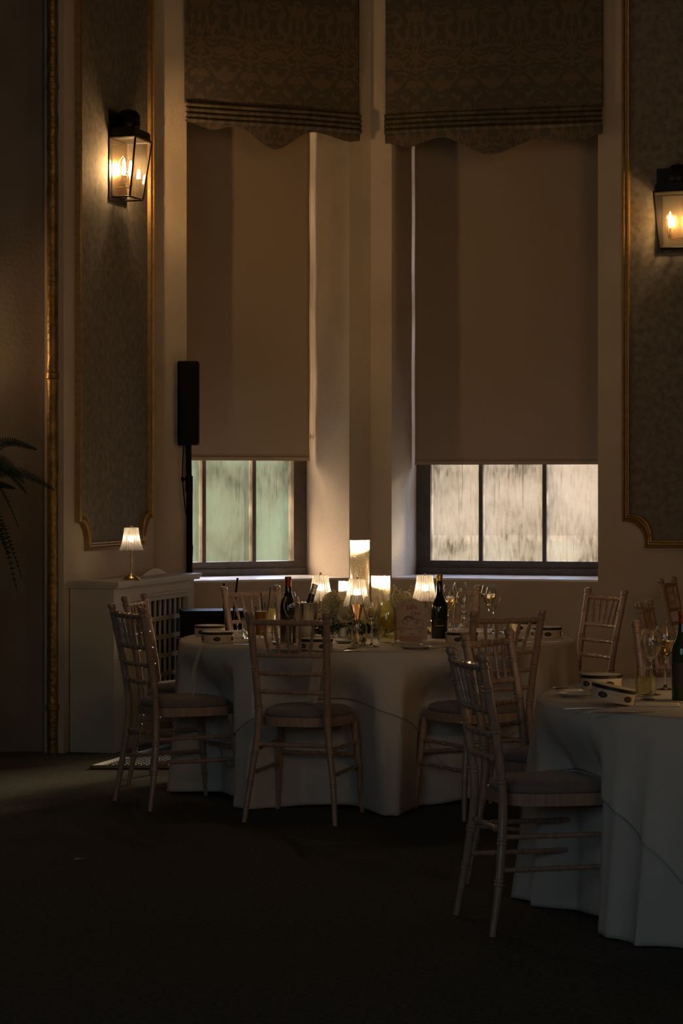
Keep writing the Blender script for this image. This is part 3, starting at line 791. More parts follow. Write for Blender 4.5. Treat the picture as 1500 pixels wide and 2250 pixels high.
# ------------------------------------------------------------------ round tables and cloths
TZ = .72; R = .925
C1, C2 = Vector((.171, 11.62, 0)), Vector((1.63, 8.42, 0))
def table(C, chairs, rot, label, lab_floor, lab_over, seed):
    rnd = random.Random(seed)
    t = thing('round_table', label, 'table', C, group='round tables')
    obj('tabletop', MB().lathe([(0, TZ - .035), (R - .03, TZ - .035), (R - .02, TZ - .03), (R - .02, TZ - .014), (0, TZ - .014)], 64), M['blockwood'], t)
    for k in range(4):
        a = PI / 4 + k * PI / 2
        obj('table_leg', MB().tube([(.42 * math.cos(a), .42 * math.sin(a), 0), (.38 * math.cos(a), .38 * math.sin(a), TZ - .03)], .017, 10), M['blackmetal'], t)
    ph = [rnd.uniform(0, 6.28) for _ in range(8)]
    def fold(th):
        a_ = abs(math.sin(8.5 * th + ph[0] + .9 * math.sin(3 * th + ph[1]))); b_ = abs(math.sin(13 * th + ph[2] + 1.1 * math.sin(4 * th + ph[3])))
        f = (1 - 2 * a_ ** .8) * .62 + (.8 - 1.7 * b_ ** .8) * .42 + .2 * math.sin(6 * th + ph[4])
        return f
    def dent(th, r, z, grow):
        dirv = Vector((math.sin(th), -math.cos(th), 0))          # th = 0 towards the camera
        for cx, cd, lim in chairs:
            c = Vector((cx, cd, 0)) - C; b_ = c.dot(dirv); pr = (c - dirv * b_).length
            if b_ > 0 and pr < .5:
                ri = b_ - lim + grow + 7 * max(0, pr - .12) ** 2
                k = 1.0 if z < .47 else max(0, 1 - (z - .47) / .22); k = k * k * (3 - 2 * k)
                if ri < r + .02: q = (r + .02 - ri); q = q * q / (q + .02); r -= q * k   # soft limit
        return r
    def surf(th, drop, grow):
        """drop: length of cloth below the table edge"""
        z = TZ + grow * .5 - .010 - drop; h = min(1, drop / .72)
        r = R + .014 + grow + .095 * h + .074 * (h ** .9) * fold(th) * (.35 + .65 * min(1, drop / .25)) + .004 * math.sin(23 * th + ph[5]) * min(1, drop * 6)
        r = dent(th, r, z, grow)
        return Vector((C.x + r * math.sin(th), C.y - r * math.cos(th), max(z, .006)))
    def cloth(name, grow, dropfn, m, nv=34):
        nu = 420; rows = []
        for rr in (.3, .6, .85, .96): rows.append([Vector((C.x + R * rr * math.sin(2*PI*i/nu), C.y - R * rr * math.cos(2*PI*i/nu), TZ + grow * .5)) for i in range(nu)])
        rows.append([Vector((C.x + (R - .004) * math.sin(2*PI*i/nu), C.y - (R - .004) * math.cos(2*PI*i/nu), TZ + grow * .5 - .0005)) for i in range(nu)])
        rows.append([Vector((C.x + (R + .008 + grow*.7) * math.sin(2*PI*i/nu), C.y - (R + .008 + grow*.7) * math.cos(2*PI*i/nu), TZ + grow * .5 - .004)) for i in range(nu)])
        for j in range(nv + 1):
            row = []
            for i in range(nu):
                th = 2 * PI * i / nu; row.append(surf(th, dropfn(th) * j / nv, grow))
            rows.append(row)
        vs = [p for r_ in rows for p in r_] + [Vector((C.x, C.y, TZ + grow * .5))]; fs = []
        for j in range(len(rows) - 1):
            for i in range(nu):
                k = (i + 1) % nu; fs.append((j*nu+i, j*nu+k, (j+1)*nu+k, (j+1)*nu+i))
        for i in range(nu): fs.append((len(vs) - 1, i, (i + 1) % nu))
        o = obj(name, MB().add(vs, fs), m, sharp=1.2)
        so_ = o.modifiers.new('thick', 'SOLIDIFY'); so_.thickness = .0012; so_.offset = 0
        return o
    tag(cloth('floor_length_tablecloth', 0, lambda th: TZ - .022 + .01 * math.sin(7 * th), M['cloth'], 40), lab_floor, 'tablecloth', 'floor length tablecloths')
    A_ = 1.14
    def over(th):
        d = (th - rot + PI / 4) % (PI / 2) - PI / 4      # angle from a side's middle
        L = A_ / math.cos(d) - R
        return min(L, .56) if L < .5 else .5 + .07 * math.tanh((L - .5) / .1)
    tag(cloth('square_overlay', .009, over, M['cloth2'], 30), lab_over, 'tablecloth', 'square overlay cloths')
near = [(c[0], c[1], l) for c, l in zip(CH, (.25, .235, .235, .235, .2, .235, .235, .15, .2, .2, .235, .2))]
table(C1, near[:6], math.radians(-14), 'round banquet table wholly covered by cloths, in the middle of the picture',
      'cream floor length cloth on the middle round table, falling in soft folds', 'cream square overlay cloth draped over the middle round table', 5)
table(C2, [near[6], near[7], near[10]], math.radians(-72), 'round banquet table wholly covered by cloths, cut by the right edge',
      'grey-lit floor length cloth on the right-hand table, cut by the picture edge', 'square overlay cloth on the right-hand table, its corner hanging low', 9)
TOP = TZ + .009 * .5 + .0008
def spot(px, ybase, top=TOP):
    """point of the table top seen at column px, row ybase"""
    s = (ybase - 1060) / (EYE - top); d = FPX / s
    return ((px - 750) / s, d, top)

# ------------------------------------------------------------------ table lamps
def make_lamp():
    t = thing('table_lamp', 'lamp', 'lamp', group='small fluted lamps')
    obj('lamp_base', MB().lathe([(0, 0), (.049, 0), (.05, .004), (.044, .012), (.030, .022), (.014, .030), (.008, .036), (0, .037)], 32), M['brass'], t)
    obj('lamp_stem', MB().tube([(0, 0, .033), (0, 0, .215)], .0052, 12), M['brass'], t)
    NF = 22
    def fl(an, i, z): return (.0028 + .0015 * (1 - (z - .165) / .125)) * (abs(math.sin(NF * an / 2)) - .5) * 2
    prof = [(.064, .165), (.062, .168), (.057, .180), (.0505, .20), (.044, .23), (.0395, .26), (.037, .289), (.030, .290), (.006, .2905)]
    obj('lamp_shade', MB().lathe(prof, NF * 6, flute=fl), M['shade'], t, sharp=1.5)
    obj('finial', MB().lathe([(0, .288), (.006, .289), (.004, .294), (.007, .298), (0, .304)], 12), M['brass'], t)
    obj('lamp_diode', MB().lathe([(0, .212), (.012, .215), (.014, .228), (.010, .240), (0, .244)], 12), M['led'], t)
    return t
lamp0 = make_lamp()
for i, (p, lb) in enumerate([
    ((at(288.5, 13.35), 13.35, HC + .0005), 'small lit fluted glass lamp standing on the radiator cabinet'),
    (spot(704, 1393), 'fluted glass lamp behind the ice bucket on the main table'),
    (spot(784, 1408), 'fluted glass lamp at the table centre, in front of the tall vase'),
    (spot(933, 1394), 'fluted glass lamp right of the arched table sign'),
    ((1.60, 8.42, TOP), 'fluted glass lamp at the middle of the right-hand table, outside the picture'),
    ((1.78, 8.20, TOP), 'second fluted glass lamp on the right-hand table, outside the picture')]):
    o = lamp0 if i == 0 else copy_tree(lamp0)
    o['label'] = lb; o.location = p
    if i >= 4:
        for c in kids(o):
            if c.name.startswith('lamp_diode'): c.data = c.data.copy(); c.data.materials[0] = M['ledhi']

# ------------------------------------------------------------------ vases with floating candles
def vase(px, y, h, r, label, lit_off, group='glass cylinder vases'):
    t = thing('cylinder_vase', label, 'vase', spot(px, y), group=group)
    obj('vase_glass', MB().lathe([(0, 0), (r, 0), (r, h), (r - .003, h), (r - .003, .008), (0, .008)], 40,
        flute=None), M['vase'], t)
    wl = h - .055
    obj('water_fill', MB().lathe([(0, .009), (r - .004, .009), (r - .004, wl), (0, wl)], 32), M['water'], t)
    c = thing('floating_candle', 'lit candle in the ' + label.split(' glass')[0] + ' glass vase', 'candle', Vector(spot(px, y)) + Vector((lit_off, -.004, wl)), group='floating candles')
    obj('wax_disc', MB().lathe([(0, .001), (.012, .001), (.018, .008), (.018, .014), (0, .013)], 20), M['wax'], c)
    obj('wick', MB().tube([(0, 0, .013), (0, 0, .019)], .0008, 5), M['ink'], c)
    obj('flame', MB().lathe([(0, .017), (.0035, .022), (.0042, .027), (.0025, .036), (0, .044)], 12), M['flame'], c)
vase(790, 1394, .462, .048, 'tall glass cylinder vase at the centre of the main table', .024)
vase(836, 1392, .285, .047, 'middle-height glass cylinder vase right of the tall one', -.018)
vase(757, 1394, .262, .030, 'shorter slim glass cylinder vase left of the tall one', .0)

def votive(px, y, label):  # candles added to carry the warm glow at the table centre
    t = thing('added_votive', label, 'candle', spot(px, y), group='added fill candles')
    obj('added_votive_glass', MB().lathe([(0, 0), (.024, 0), (.028, .048), (.0262, .048), (.0225, .004), (0, .004)], 24), M['vase'], t)
    obj('wax_disc', MB().lathe([(0, .0045), (.0215, .0045), (.023, .018), (0, .018)], 20), M['wax'], t)
    obj('flame', MB().lathe([(0, .023), (.0035, .028), (.0042, .033), (.0025, .042), (0, .050)], 12), M['flame'], t)
votive(722, 1385, 'small votive candle added to carry a glow through the flowers right of the ice bucket')
votive(890, 1387, 'small votive candle added for its glow behind the arched table sign')
# ------------------------------------------------------------------ flowers
def rose(mb, c, r, tilt, seed):
    rnd = random.Random(seed); M_ = Matrix.Translation(c) @ Matrix.Rotation(tilt[0], 4, 'X') @ Matrix.Rotation(tilt[1], 4, 'Y')
    for layer in range(6):
        k = 3 + layer // 2; rad = r * (.22 + .16 * layer); hh = r * (1.0 - .07 * layer)
        for i in range(k):
            a0 = 2 * PI * i / k + layer * .9 + rnd.uniform(-.2, .2); span = 2 * PI / k * 1.35
            def fn(u, v):
                a = a0 + (u - .5) * span; curl = max(0, v - .7) * .5 * (layer / 5)
                rr = rad * (math.sin(v * 1.45) ** .7 + curl)
                return Vector((rr * math.cos(a), rr * math.sin(a), hh * (v - .45) * (1 - .12 * (2*u-1)**2) - curl * r * .25))
            mb.grid(8, 7, fn, xf=M_)
def gyps(mb, c, rad, n, seed, r0=.0042):
    rnd = random.Random(seed)
    for _ in range(n):
        while True:
            p = Vector((rnd.uniform(-1, 1), rnd.uniform(-1, 1), rnd.uniform(-1, 1)))
            if .35 < p.length < 1: break
        k = 1 + .12 * math.sin(7 * p.x + seed) + .1 * math.sin(9 * p.z)
        p = Vector((p.x * rad[0], p.y * rad[1], p.z * rad[2])) * k + Vector(c)
        if p.z < .004: p.z = rnd.uniform(.006, .03)
        q = rnd.uniform(.75, 1.25) * r0
        mb.blob(p, q)
        mb.blob(p + Vector((rnd.uniform(-1, 1), rnd.uniform(-1, 1), rnd.uniform(-1, 1))) * q, q * .8)
def arrangement(C, label, clumps, roses, leaves, seed):
    t = thing('flower_arrangement', label, 'flowers', C, group='table flowers')
    g = MB()
    for i, (c, r_, n_) in enumerate(clumps): gyps(g, c, r_, int(n_ * 1.7), seed + i, .0046)
    o = obj('gypsophila', g, M['gyps'], t, sharp=2, fixn=False); o['kind'] = 'stuff'
    for i, (c, r_, tl) in enumerate(roses):
        m = MB(); rose(m, c, r_, tl, seed + i)
        ro = obj('rose', m, M['petal'], t, sharp=2, fixn=False)
    l = MB(); rnd = random.Random(seed)
    for _ in range(leaves[1]):
        c = Vector(leaves[0][rnd.randrange(len(leaves[0]))]) + Vector((rnd.uniform(-.05, .05), rnd.uniform(-.04, .04), rnd.uniform(-.03, .04)))
        c.z = max(c.z, .02)
        X = Matrix.Translation(c) @ Matrix.Rotation(rnd.uniform(0, 6.3), 4, 'Z') @ Matrix.Rotation(rnd.uniform(-.9, .5), 4, 'Y')
        l.grid(4, 3, lambda u, v: Vector((u * .045, (v - .5) * .022 * math.sin(PI * min(.98, u + .05)), .008 * math.sin(PI * u) - .004 * (2*v-1)**2)), xf=X)
    lo = obj('foliage', l, M['leaf'], t, fixn=False); lo['kind'] = 'stuff'
    s_ = MB()
    for (c, r_, n_) in clumps:
        for k in range(12):
            a = rnd.uniform(0, 6.3); s_.tube([(c[0] * .8, c[1] * .8, .004), (c[0] + r_[0] * .6 * math.cos(a), c[1] + r_[1] * .6 * math.sin(a), c[2] + r_[2] * rnd.uniform(-.2, .7))], .0009, 4)
    obj('stems', s_, M['stem'], t, fixn=False)
    return t
FC1 = Vector(spot(790, 1397)); FC1.z = TOP
arrangement(FC1, 'low arrangement of cream roses and white gypsophila around the vases on the main table', [
    ((-.12, -.03, .105), (.065, .06, .07), 420), ((-.160, -.01, .065), (.055, .06, .065), 360), ((-.08, -.075, .05), (.07, .045, .05), 300), ((-.13, -.04, .175), (.045, .045, .04), 200),
    ((.00, -.085, .06), (.06, .04, .05), 260), ((.085, -.08, .05), (.05, .04, .045), 200),
    ((.175, .02, .19), (.032, .03, .05), 150), ((.225, .03, .165), (.04, .03, .05), 170), ((.265, .01, .10), (.03, .03, .07), 160), ((.15, -.01, .09), (.06, .05, .07), 260)],
    [((-.055, -.09, .105), .046, (.9, -.3)), ((.05, -.095, .10), .040, (1.1, .3)), ((-.01, -.10, .055), .036, (1.2, 0))],
    ([(-.1, -.07, .04), (.0, -.1, .03), (.1, -.06, .03), (-.17, -.03, .03), (.2, .0, .05)], 240), 11)
arrangement(Vector((1.66, 8.30, TOP)), 'cream rose and gypsophila arrangement on the right-hand table, outside the picture', [((0, .0, .07), (.1, .1, .07), 260)], [((0, -.05, .12), .045, (.7, 0))], ([(0, 0, .03)], 40), 31)

# ------------------------------------------------------------------ glassware
def shell(prof_out, th=.0011):
    """closed thin-walled vessel from an outer profile that ends at the rim"""
    inner = [(max(r - th, .0004), z + (th if i == 0 else 0)) for i, (r, z) in enumerate(prof_out)]
    return inner
WINE_BOWL = [(.0035, .112), (.010, .120), (.022, .140), (.033, .160), (.0385, .178), (.0385, .190), (.034, .210), (.0295, .228)]
def stemmed(name, label, pos, bowl=WINE_BOWL, fill=None, fm=None, sc=1.0, group='wine glasses'):
    t = thing(name, label, 'glass', pos, group=group)
    z0 = bowl[0][1]
    base = [(0, 0), (.034, 0), (.0345, .0015), (.020, .004), (.007, .009), (.0042, .02), (.0035, z0 - .02)]
    prof = base + bowl + [(r - .0012, z) for r, z in reversed(bowl[1:])] + [(0, z0 + .006)]
    obj('glass_body', MB().lathe([(r * sc, z * sc) for r, z in prof], 32), M['glass'], t, sharp=1.2)
    if fill:
        ins = [(0, z0 + .008)]
        def rad(z):
            for (r0, a), (r1, b_) in zip(bowl, bowl[1:]):
                if a <= z <= b_: return r0 + (r1 - r0) * (z - a) / (b_ - a)
            return bowl[-1][0]
        k = 8
        for i in range(k + 1):
            z = z0 + .010 + (fill - z0 - .010) * i / k; ins.append((max(rad(z) - .0018, .001), z))
        ins.append((0, fill))
        obj('wine_fill', MB().lathe([(r * sc, z * sc) for r, z in ins], 28), fm, t)
    return t
FLUTE = [(.0035, .095), (.008, .105), (.016, .130), (.024, .158), (.0295, .182), (.0305, .195), (.029, .215), (.0265, .232)]
stemmed('champagne_flute', 'glass of rose wine in front of the central lamp', spot(783, 1420), FLUTE, .190, M['rose_wine'], group='champagne glasses')
stemmed('wine_glass', 'empty wine glass between the rose wine and the lemon carafe', spot(816, 1421))
stemmed('wine_glass', 'large empty wine glass in front of the red-topped bottle', spot(641, 1421))
stemmed('wine_glass', 'empty wine glass right behind the large one by the red-topped bottle', spot(634, 1408))
stemmed('champagne_flute', 'champagne glass nearest the tall dark bottle, half full', spot(983, 1398), WINE_BOWL, .186, M['champagne'], group='champagne glasses')
stemmed('wine_glass', 'empty wine glass in the front of the cluster right of the dark bottle', spot(1019, 1405))
stemmed('wine_glass', 'highest-standing empty wine glass at the back of the right cluster', spot(1011, 1376))
stemmed('champagne_flute', 'champagne glass behind the others, partly hidden beside the dark bottle', spot(988, 1384), WINE_BOWL, .170, M['champagne'], group='champagne glasses')
stemmed('wine_glass', 'empty wine glass at far right of the main table, in front of its twin', spot(1083, 1392))
stemmed('champagne_flute', 'sparkling champagne glass at the far right of the main table', spot(1073, 1385), WINE_BOWL, .182, M['champagne'], group='champagne glasses')
stemmed('wine_glass', 'empty wine glass standing behind the water tumbler on the right-hand table', spot(1430, 1527))
stemmed('champagne_flute', 'glass of white wine beside the red-capped bottle on the right-hand table', spot(1461, 1515), WINE_BOWL, .178, M['champagne'], group='champagne glasses')
def tumbler(name, label, pos, r, h, belly=1.0, fill=None, fm=None, group='tumblers', stem=False):
    t = thing(name, label, 'glass', pos, group=group)
    po = [(0, 0), (r * .72, 0), (r * .78, .004)] + [(r * (.80 + .20 * math.sin(PI * (.15 + .7 * k / 6)) ** belly) if belly != 0 else r, .004 + (h - .004) * k / 6) for k in range(1, 7)]
    if belly == 0: po = [(0, 0), (r * .96, 0), (r, .003), (r, h)]
    prof = po + [(rr - .0016, z) for rr, z in reversed(po[3:])] + [(po[3][0] * .9 if belly else r - .0016, .010), (0, .009)]
    obj('glass_body', MB().lathe(prof, 32), M['thin'] if fill else M['glass'], t, sharp=1.0)
    if fill:
        rin = [(0, .0105)] + [(rr - .0024, z) for rr, z in po[2:] if .011 < z < fill]
        if belly == 0: rin = [(0, .0105), (r - .0024, .0105)]
        rin += [(rin[-1][0], fill), (0, fill)]
        obj('drink_fill', MB().lathe(rin, 28), fm, t)
    return t
g_oj = tumbler('highball_glass', 'tall glass of orange juice with a black straw', spot(574, 1400), .0325, .148, 0, .125, M['juice'], 'tall glasses')
g_w = tumbler('highball_glass', 'tall glass of clear drink right behind the orange juice, with a straw', spot(593, 1390), .033, .150, 0, .118, M['drink'], 'tall glasses')
def straw(pos, p0, p1, label):
    tag(obj('drinking_straw', MB().tube([p0, p1], .0026, 8), M['black'], loc=pos), label, 'straw', 'black straws')
straw(spot(574, 1400), (.006, 0, .126), (-.003, -.003, .212), 'short black straw standing in the orange juice')
straw(spot(593, 1390), (-.018, 0, .014), (.002, 0, .226), 'black straw leaning in the clear drink behind the orange juice')
tumbler('water_tumbler', 'empty stemless tumbler in front of the salt and pepper', spot(789, 1415), .0375, .102)
tumbler('water_tumbler', 'empty stemless tumbler seen through the front chair, left of its middle spindle', spot(613, 1416), .037, .110)
tumbler('water_tumbler', 'low tumbler beneath the wine glass cluster right of the dark bottle', spot(1010, 1402), .040, .078)
tumbler('water_tumbler', 'tumbler at the right of the main table, seen through the front-right chair', spot(1108, 1392), .036, .072)
tumbler('water_tumbler', 'big stemless water tumbler on the right-hand table', spot(1418, 1531), .037, .112, fill=.07, fm=M['drink'])
mug = tumbler('handled_glass', 'small handled glass mug left of the front chair back', spot(545, 1403), .030, .098, 0, group='tumblers')
obj('mug_handle', MB().tube([(-.029, 0, .085), (-.048, 0, .08), (-.052, 0, .055), (-.044, 0, .03), (-.029, 0, .024)], .004, 8), M['glass'], mug)

# carafe with lemon and mint
cf = thing('carafe', 'glass carafe of lemon and mint water left of the table sign', 'carafe', spot(850, 1411))
cp = [(0, 0), (.040, 0), (.044, .006), (.0455, .04), (.0455, .13), (.041, .155), (.029, .18), (.0245, .197), (.0255, .215), (.030, .238), (.0315, .246)]
obj('carafe_glass', MB().lathe(cp + [(r - .002, z) for r, z in reversed(cp[2:])] + [(0, .008)], 36), M['thin'], cf, sharp=1.2)
obj('drink_fill', MB().lathe([(0, .009), (.040, .009), (.0425, .04), (.0425, .13), (.038, .154), (.026, .18), (.022, .19), (0, .19)], 32), M['drink'], cf)
for k in range(4):
    X = Matrix.Translation((.014 * math.cos(k * 2), .012 * math.sin(k * 2), .075 + .012 * k)) @ Matrix.Rotation(1.1 + .3 * k, 4, 'X') @ Matrix.Rotation(k, 4, 'Z')
    obj('lemon_slice', MB().lathe([(0, -.003), (.022, -.003), (.024, 0), (.022, .003), (0, .003)], 20, X), M['lemon'], cf)
mt = MB(); rnd = random.Random(4)
for k in range(26):
    X = Matrix.Translation((rnd.uniform(-.018, .018), rnd.uniform(-.018, .018), rnd.uniform(.024, .06))) @ Matrix.Rotation(rnd.uniform(0, 6), 4, 'Z') @ Matrix.Rotation(rnd.uniform(-1, 1), 4, 'Y')
    mt.grid(4, 3, lambda u, v: Vector((u * .02 - .01, (v - .5) * .013 * math.sin(PI * min(.97, u + .04)), .003 * math.sin(PI * u))), xf=X)
obj('mint_leaves', mt, M['mint'], cf, fixn=False)

# ------------------------------------------------------------------ bottles
def bottle(name, label, pos, glass, foil, lab=None, foil_len=.06, rot=None, h=.305, shoulder=.19, r=.0375):
    t = thing(name, label, 'bottle', pos, rot=rot, group='bottles on the tables')
    pr = [(0, .004), (.02, .001), (r - .003, 0), (r, .005), (r, shoulder - .02), (r - .004, shoulder), (r - .016, shoulder + .025), (.0155, shoulder + .045), (.0135, h - .03), (.0135, h - .006)]
    obj('bottle_glass', MB().lathe(pr + [(0, h - .006)], 32), glass, t)
    obj('foil_capsule', MB().lathe([(.0142, h - foil_len), (.0142, h - .014), (.016, h - .013), (.016, h - .004), (.0155, h - .003)], 24), foil, t)
    obj('bottle_cap', MB().lathe([(.0155, h - .004), (.0158, h + .001), (.013, h + .002), (0, h + .002)], 24), M['goldfoil'] if foil != M['silverfoil'] else M['silverfoil'], t)
    if lab:
        def fn(u, v):
            a = -PI / 2 + (u - .5) * 2.2; return Vector(((r + .0004) * math.cos(a), (r + .0004) * math.sin(a), .045 + v * .085))
        obj('bottle_label', MB().grid(14, 2, fn), lab, t, fixn=False)
    return t
bottle('wine_bottle', 'red-foiled wine bottle behind the large wine glass on the main table', spot(633, 1412), M['bottle'], M['redfoil'], M['darklabel'])
b2 = bottle('wine_bottle', 'tall dark bottle with gold neck right of the fluted lamp', spot(965, 1402), M['bottle'], M['goldfoil'], foil_len=.028, h=.303, shoulder=.165, r=.040)
lm = MB()
for a, w_ in ((-.35, .012), (-.15, .010), (.08, .014), (.3, .010)):
    lm.box((a * .04 - w_ / 2, -.0412, .060), (a * .04 + w_ / 2, -.0402, .0625))
obj('label_print', lm, M['goldfoil'], b2)
bottle('wine_bottle', 'red-capped green wine bottle at the right edge on the right-hand table', spot(1499, 1538), M['greenbottle'], M['redfoil'], M['darklabel'], foil_len=.075)
# ice bucket with a leaning sparkling wine bottle
bk = thing('ice_bucket', 'small steel ice bucket with ball handles left of the flowers', 'ice bucket', spot(668, 1402))
hb = .172
obj('bucket_body', MB().lathe([(0, 0), (.050, 0), (.052, .004), (.0665, hb - .006), (.070, hb - .004), (.070, hb), (.0655, hb), (.050, .006), (0, .006)], 40), M['steel'], bk)
for s in (-1, 1):
    hd = MB().tube([(s * .063, 0, hb - .04), (s * .074, 0, hb - .04)], .004, 10)
    X = Matrix.Translation((s * .080, 0, hb - .042))
    hd.lathe([(0, -.012), (.008, -.009), (.012, 0), (.008, .009), (0, .012)], 16, X)
    obj('ball_handle', hd, M['steel'], bk)
bp_ = Vector(spot(668, 1402)) + Vector((-.022, .0, .012))
bottle('sparkling_wine_bottle', 'silver-foiled sparkling wine bottle leaning in the ice bucket', bp_, M['bottle'], M['silverfoil'], foil_len=.085, rot=(0, math.radians(17), 0), h=.255, shoulder=.13, r=.036)
obj_b3 = None

# ------------------------------------------------------------------ tambourines
def make_tambourine():
    t = thing('tambourine', 'tambourine', 'tambourine', group='tambourine favours')
    r, h = .074, .050
    obj('wooden_hoop', MB().lathe([(r - .007, 0), (r, 0), (r, h - .011), (r - .007, h - .011)] + [(r - .007, 0)], 48), M['hoop'], t)
    obj('edge_binding', MB().lathe([(r - .001, h - .012), (r + .0018, h - .012), (r + .0018, h - .002), (r - .002, h)] + [(r - .003, h - .006)], 48), M['blackband'], t)
    obj('drum_skin', MB().lathe([(0, h - .001), (r - .003, h + .0004), (r, h - .001), (r - .004, h - .004), (0, h - .003)], 48), M['skin'], t)
    for k in range(5):
        a = k * 2 * PI / 5 + .35
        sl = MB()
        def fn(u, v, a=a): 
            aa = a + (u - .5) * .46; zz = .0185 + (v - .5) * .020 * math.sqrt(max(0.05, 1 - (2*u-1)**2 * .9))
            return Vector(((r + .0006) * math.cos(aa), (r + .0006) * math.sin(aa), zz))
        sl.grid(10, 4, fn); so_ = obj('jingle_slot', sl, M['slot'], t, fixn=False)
        X = Matrix.Rotation(a, 4, 'Z') @ Matrix.Translation((r - .004, 0, .0185))
        j = MB()
        for zz in (-.003, .002): j.lathe([(0, zz - .0008), (.004, zz - .0002), (.011, zz), (.011, zz + .0008), (.003, zz + .0014), (0, zz + .0014)], 16, X)
        obj('jingle', j, M['steel'], t)
    return t
tam0 = make_tambourine()
T = [(spot(461, 1396), 0, 'back one of two tambourines at the left edge of the main table'),
     (spot(478, 1411), .6, 'front one of two tambourines at the left edge of the main table'),
     (spot(694, 1427), 1.0, 'tambourine seen through the spindles of the front chair'),
     (spot(1014, 1412), .3, 'tambourine just left of the overlapping chair backs, under the wine glasses'),
     (spot(1199, 1400), 1.9, 'brightly rimmed tambourine at the right end of the main table'),
     (spot(1152, 1386), .2, 'tambourine behind the bright one at the right end of the main table'),
     (spot(1321, 1511), .9, 'level tambourine at the back left of the right-hand table'),
     ((0, 0, 0), 0, 'tilted tambourine leaning on cutlery at the front of the right-hand table')]
for i, (p, rz, lb) in enumerate(T):
    o = tam0 if i == 0 else copy_tree(tam0)
    o['label'] = lb; o.location = p; o.rotation_euler = (0, 0, rz)
pt = Vector(spot(1343, 1549)); o.location = pt + Vector((0, 0, .014)); o.rotation_euler = (0, math.radians(11.5), 0)
# ribbons trailing from tambourines over the table edge
def ribbon(th, C, length, wdt, label):
    m = MB()
    def fn(u, v):
        a = th + (u - .5) * wdt / R + .015 * math.sin(5 * v)
        if v < .25: r_ = R - .16 + .175 * v / .25; z = TOP + .002
        else:
            q = (v - .25) / .75; r_ = R + .032 + .075 * q + .010 * math.sin(6 * q) + .004 * math.sin(u * 7 + 5 * q); z = TOP - .004 - length * q
        return Vector((C.x + r_ * math.sin(a), C.y - r_ * math.cos(a), z))
    m.grid(6, 30, fn)
    tag(obj('organza_ribbon', m, M['ribbon'], fixn=False), label, 'ribbon', 'pale ribbons')
ribbon(-1.02, C1, .30, .035, 'sheer pale ribbon trailing over the cloth edge below the left tambourines')
ribbon(-.30, C1, .34, .045, 'sheer pale ribbon hanging down the cloth, seen through the front chair')

# ------------------------------------------------------------------ crockery, cutlery, napkins, shakers
def plate(pos, label, r=.075, nm='side_plate'):
    tag(obj(nm, MB().lathe([(0, 0), (r * .6, 0), (r * .95, .010), (r, .012), (r * .96, .014), (r * .6, .005), (0, .004)], 40), M['china'], loc=pos), label, 'plate', 'plates')
plate(spot(912, 1425), 'white side plate with forks at the front edge, below the table sign')
plate(spot(630, 1431), 'white plate at the table edge seen through the front chair')
plate(spot(1225, 1547)[0:3] if False else spot(1262, 1530), 'white side plate at the left edge of the right-hand table', .062)
plate(spot(1120, 1408), 'white plate seen through the front-right chair of the main table')
plate(spot(756, 1413), 'little white saucer in front of the salt and pepper pots', .045, 'saucer')
def shaker(px, y, label):
    p = spot(px, y); 
    o = thing('shaker', label, 'shaker', (p[0], p[1], TOP), group='salt and pepper pots')
    obj('pot_body', MB().lathe([(0, 0), (.017, 0), (.020, .004), (.017, .03), (.0155, .044), (.011, .052), (0, .055)], 24), M['china'], o)
    obj('pour_holes', MB().lathe([(0, .0552), (.003, .0552), (.003, .0558), (0, .0558)], 10), M['ink'], o)
    return o
shaker(753, 1400, 'white china salt pot, the left of two, before the flowers')
shaker(775, 1397, 'white china pepper pot, the right of two, behind the tumbler')
def cutlery(kind, pos, ang, label, z=0.0):
    m = MB(); th = .0022
    if kind == 'knife': m.prism([(-.11, -.005), (0, -.004), (.01, -.007), (.085, -.008), (.11, 0), (.105, .006), (.01, .006), (0, .004), (-.11, .006)], 0, th)
    elif kind == 'fork':
        m.prism([(-.10, -.005), (.03, -.003), (.05, -.010), (.052, .010), (.03, .003), (-.10, .005)], 0, th)
        for k in range(4): y = -.0095 + k * .0054; m.prism([(.05, y), (.092, y + .0004), (.092, y + .0022), (.05, y + .0028)], 0.0004, th + .0012)
    else:
        m.prism([(-.10, -.005), (.04, -.003), (.04, .003), (-.10, .005)], 0, th)
        m.lathe([(0, .0005), (.6, .0016), (1.0, .005), (.96, .0065), (.6, .0035), (0, .0022)], 24, Matrix.Translation((.066, 0, 0)) @ Matrix.Diagonal((.03, .0185, 1, 1)))
    tag(obj(kind, m, M['steel'], loc=(pos[0], pos[1], pos[2] + z), rot=(0, 0, ang)), label, kind, 'cutlery')
cutlery('fork', spot(905, 1423), .45, 'fork resting across the front side plate, tines to the right', .015)
cutlery('fork', spot(935, 1420), .25, 'second fork beside the front side plate, pointing right')
cutlery('knife', spot(755, 1430), .15, 'knife lying at the front edge of the main table beside the chair back')
cutlery('spoon', spot(742, 1427), .5, 'spoon lying next to the knife at the front edge of the main table')
cutlery('knife', spot(510, 1416), -.1, 'knife lying before the front left tambourine')
cutlery('spoon', spot(424, 1401), .6, 'spoon at the very left edge of the main table')
cutlery('knife', spot(520, 1388), .0, 'knife catching blue light behind the left tambourines')
cutlery('knife', spot(1365, 1566), .12, 'blue-lit knife at the front edge of the right-hand table')
cutlery('fork', spot(1300, 1557), .35, 'fork lying left of the blue-lit knife on the right-hand table')
cutlery('spoon', spot(1270, 1516), 2.7, 'spoon beside the level tambourine on the right-hand table')
cutlery('spoon', spot(1455, 1541), 2.3, 'dark shiny spoon lying on the cream napkin at the right-hand table')
cutlery('knife', spot(1185, 1411), .1, 'knife in front of the bright tambourine on the main table')
